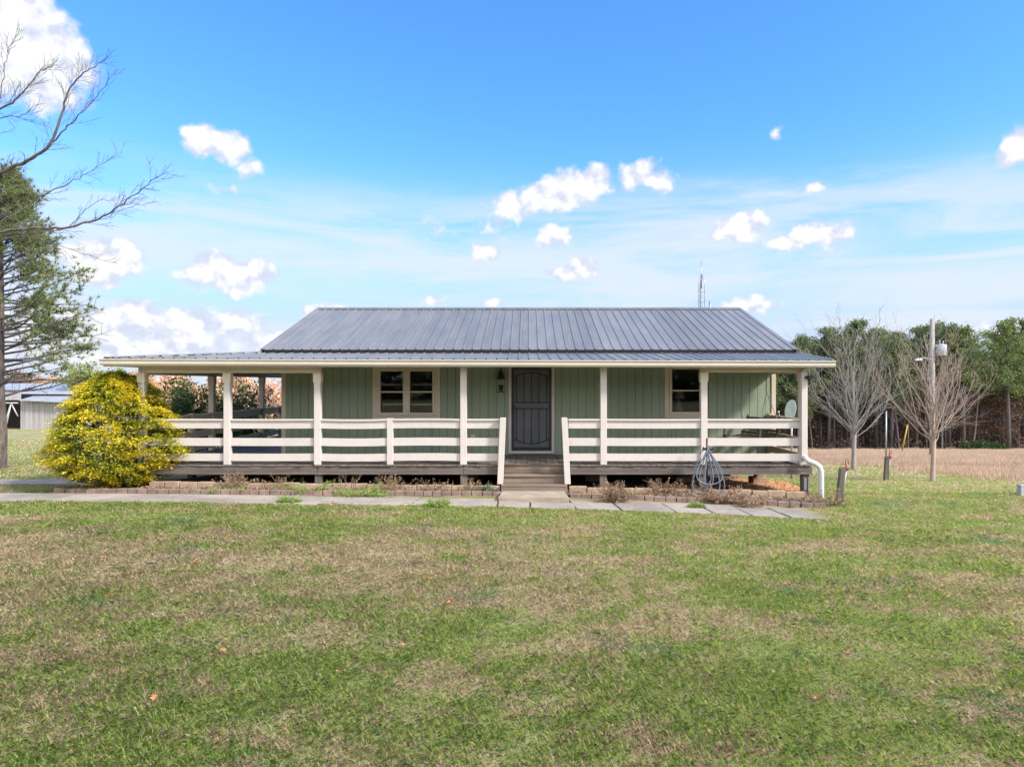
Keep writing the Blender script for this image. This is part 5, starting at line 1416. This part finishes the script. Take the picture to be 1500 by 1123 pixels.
dead_clump(1062,738,.75,.10,513,'long mound of dead leaves spilling over the bricks by the hose',ns=80,leafy=9,emax=.7)
dead_clump(1100,744,.4,.08,514,'trailing end of brown leaves near the flagstones',ns=40,leafy=8,emax=.6)
dead_clump(1215,742,.7,.20,515,'dry tuft of grass around the leaning hydrant post',ns=60,leafy=2,emax=.7)
dead_clump(455,722,.8,.06,516,'low green weeds creeping over the bricks below the third post','weed_green','green_weed',70,7,.3)
dead_clump(530,727,.7,.07,517,'bright green weed patch on the flagstones','weed_green','green_weed',80,7,.3)
dead_clump(330,722,.5,.05,518,'small green weeds growing at the brick edge on the left','weed_green','green_weed',50,6,.3)
dead_clump(930,722,.35,.08,519,'green tuft growing in the block edging right of the steps','weed_green','green_weed',30,5,.3)
dead_clump(640,743,.3,.03,521,'low green tuft creeping over the front edge of the flagstones','weed_green','green_weed',60,6,.3)
dead_clump(425,737,.28,.03,522,'grassy weeds filling a joint of the walk below the third post','weed_green','green_weed',50,6,.3)
dead_clump(1020,745,.2,.03,523,'small green tuft in the joint between pale flagstones on the right','weed_green','green_weed',30,6,.3)
# leaf litter over the bed
rng = np.random.default_rng(91); n = 9000; x = rng.uniform(-8.3,6.0,n); lowy = np.interp(x, [p[0] for p in LOW], [p[1] for p in LOW]); y = lowy+.02+rng.random(n)*(15.1-lowy)
k = ~((x > -.75) & (x < .95)); x = x[k]; y = y[k]; n = len(x)
P = np.stack([x,y,gz(x,y)+.06+rng.random(n)*.04],-1); o = leaf_obj('leaf_litter', rng, P, rng.uniform(.012,.035,n), 'dry_leaf', None, .5, flat=.6); tag(o, 'dry leaf litter covering the bed below the porch', 'leaf litter', kind='stuff')

rng = np.random.default_rng(92); n = 1500; x = rng.uniform(3.4,6.9,n); y = rng.uniform(15.0,19.6,n)
P = np.stack([x,y,gz(x,y)+.082+rng.random(n)*.02],-1); o = leaf_obj('leaf_litter', rng, P, rng.uniform(.012,.04,n), 'dry_leaf', None, .5, flat=.7); tag(o, 'scattered dry leaves on the orange clay under the right end of the porch', 'leaf litter', kind='stuff')
# fallen oak leaves on the lawn
def fallen_leaf(px, py, s, rz, first=[None]):
    x, y = at(px, py); z = g(x,y)+.045
    if first[0] is None:
        m = MB(); out = []
        for k in range(20):
            a = 2*math.pi*k/20; r = .5*(1+.0*a); r = (.62 if k % 2 else .30)*(1-.25*abs(math.sin(a))); out.append((math.cos(a)*r*1.1, math.sin(a)*r*.8, .10*math.sin(a*2)+.06*(k % 3)))
        for k in range(20): m.face([(0,0,0), out[k], out[(k+1)%20]])
        for k in range(20): m.face([(0,0,-.02), (out[(k+1)%20][0],out[(k+1)%20][1],out[(k+1)%20][2]-.02), (out[k][0],out[k][1],out[k][2]-.02)])
        o = m.build('fallen_leaf', 'fallen_orange'); first[0] = o
    else:
        o = first[0].copy(); COL.objects.link(o)
    o.location = (x,y,z); o.scale = (s,s,s); o.rotation_euler = (random.uniform(-.5,.2),random.uniform(-.3,.3),rz)
    return tag(o, 'curled orange-brown fallen leaf lying on the lawn', 'leaf', 'fallen leaves scattered on the lawn')
random.seed(71)
for (px, py, s) in ((226,1032,.055),(325,959,.05),(287,827,.07),(160,877,.06),(1240,963,.05),(941,913,.04),(655,889,.05),(588,952,.04),(840,788,.06),(948,824,.06),(1100,799,.05),(1275,820,.06),(627,853,.04),(150,820,.05),(495,990,.035),(1196,1030,.05),(1480,920,.045),(1040,1080,.03),(290,798,.05),(705,905,.03),(1330,880,.045),(770,1010,.03),(440,770,.05),(1150,860,.04)):
    fallen_leaf(px, py, s*1.45, random.uniform(0,6.28))
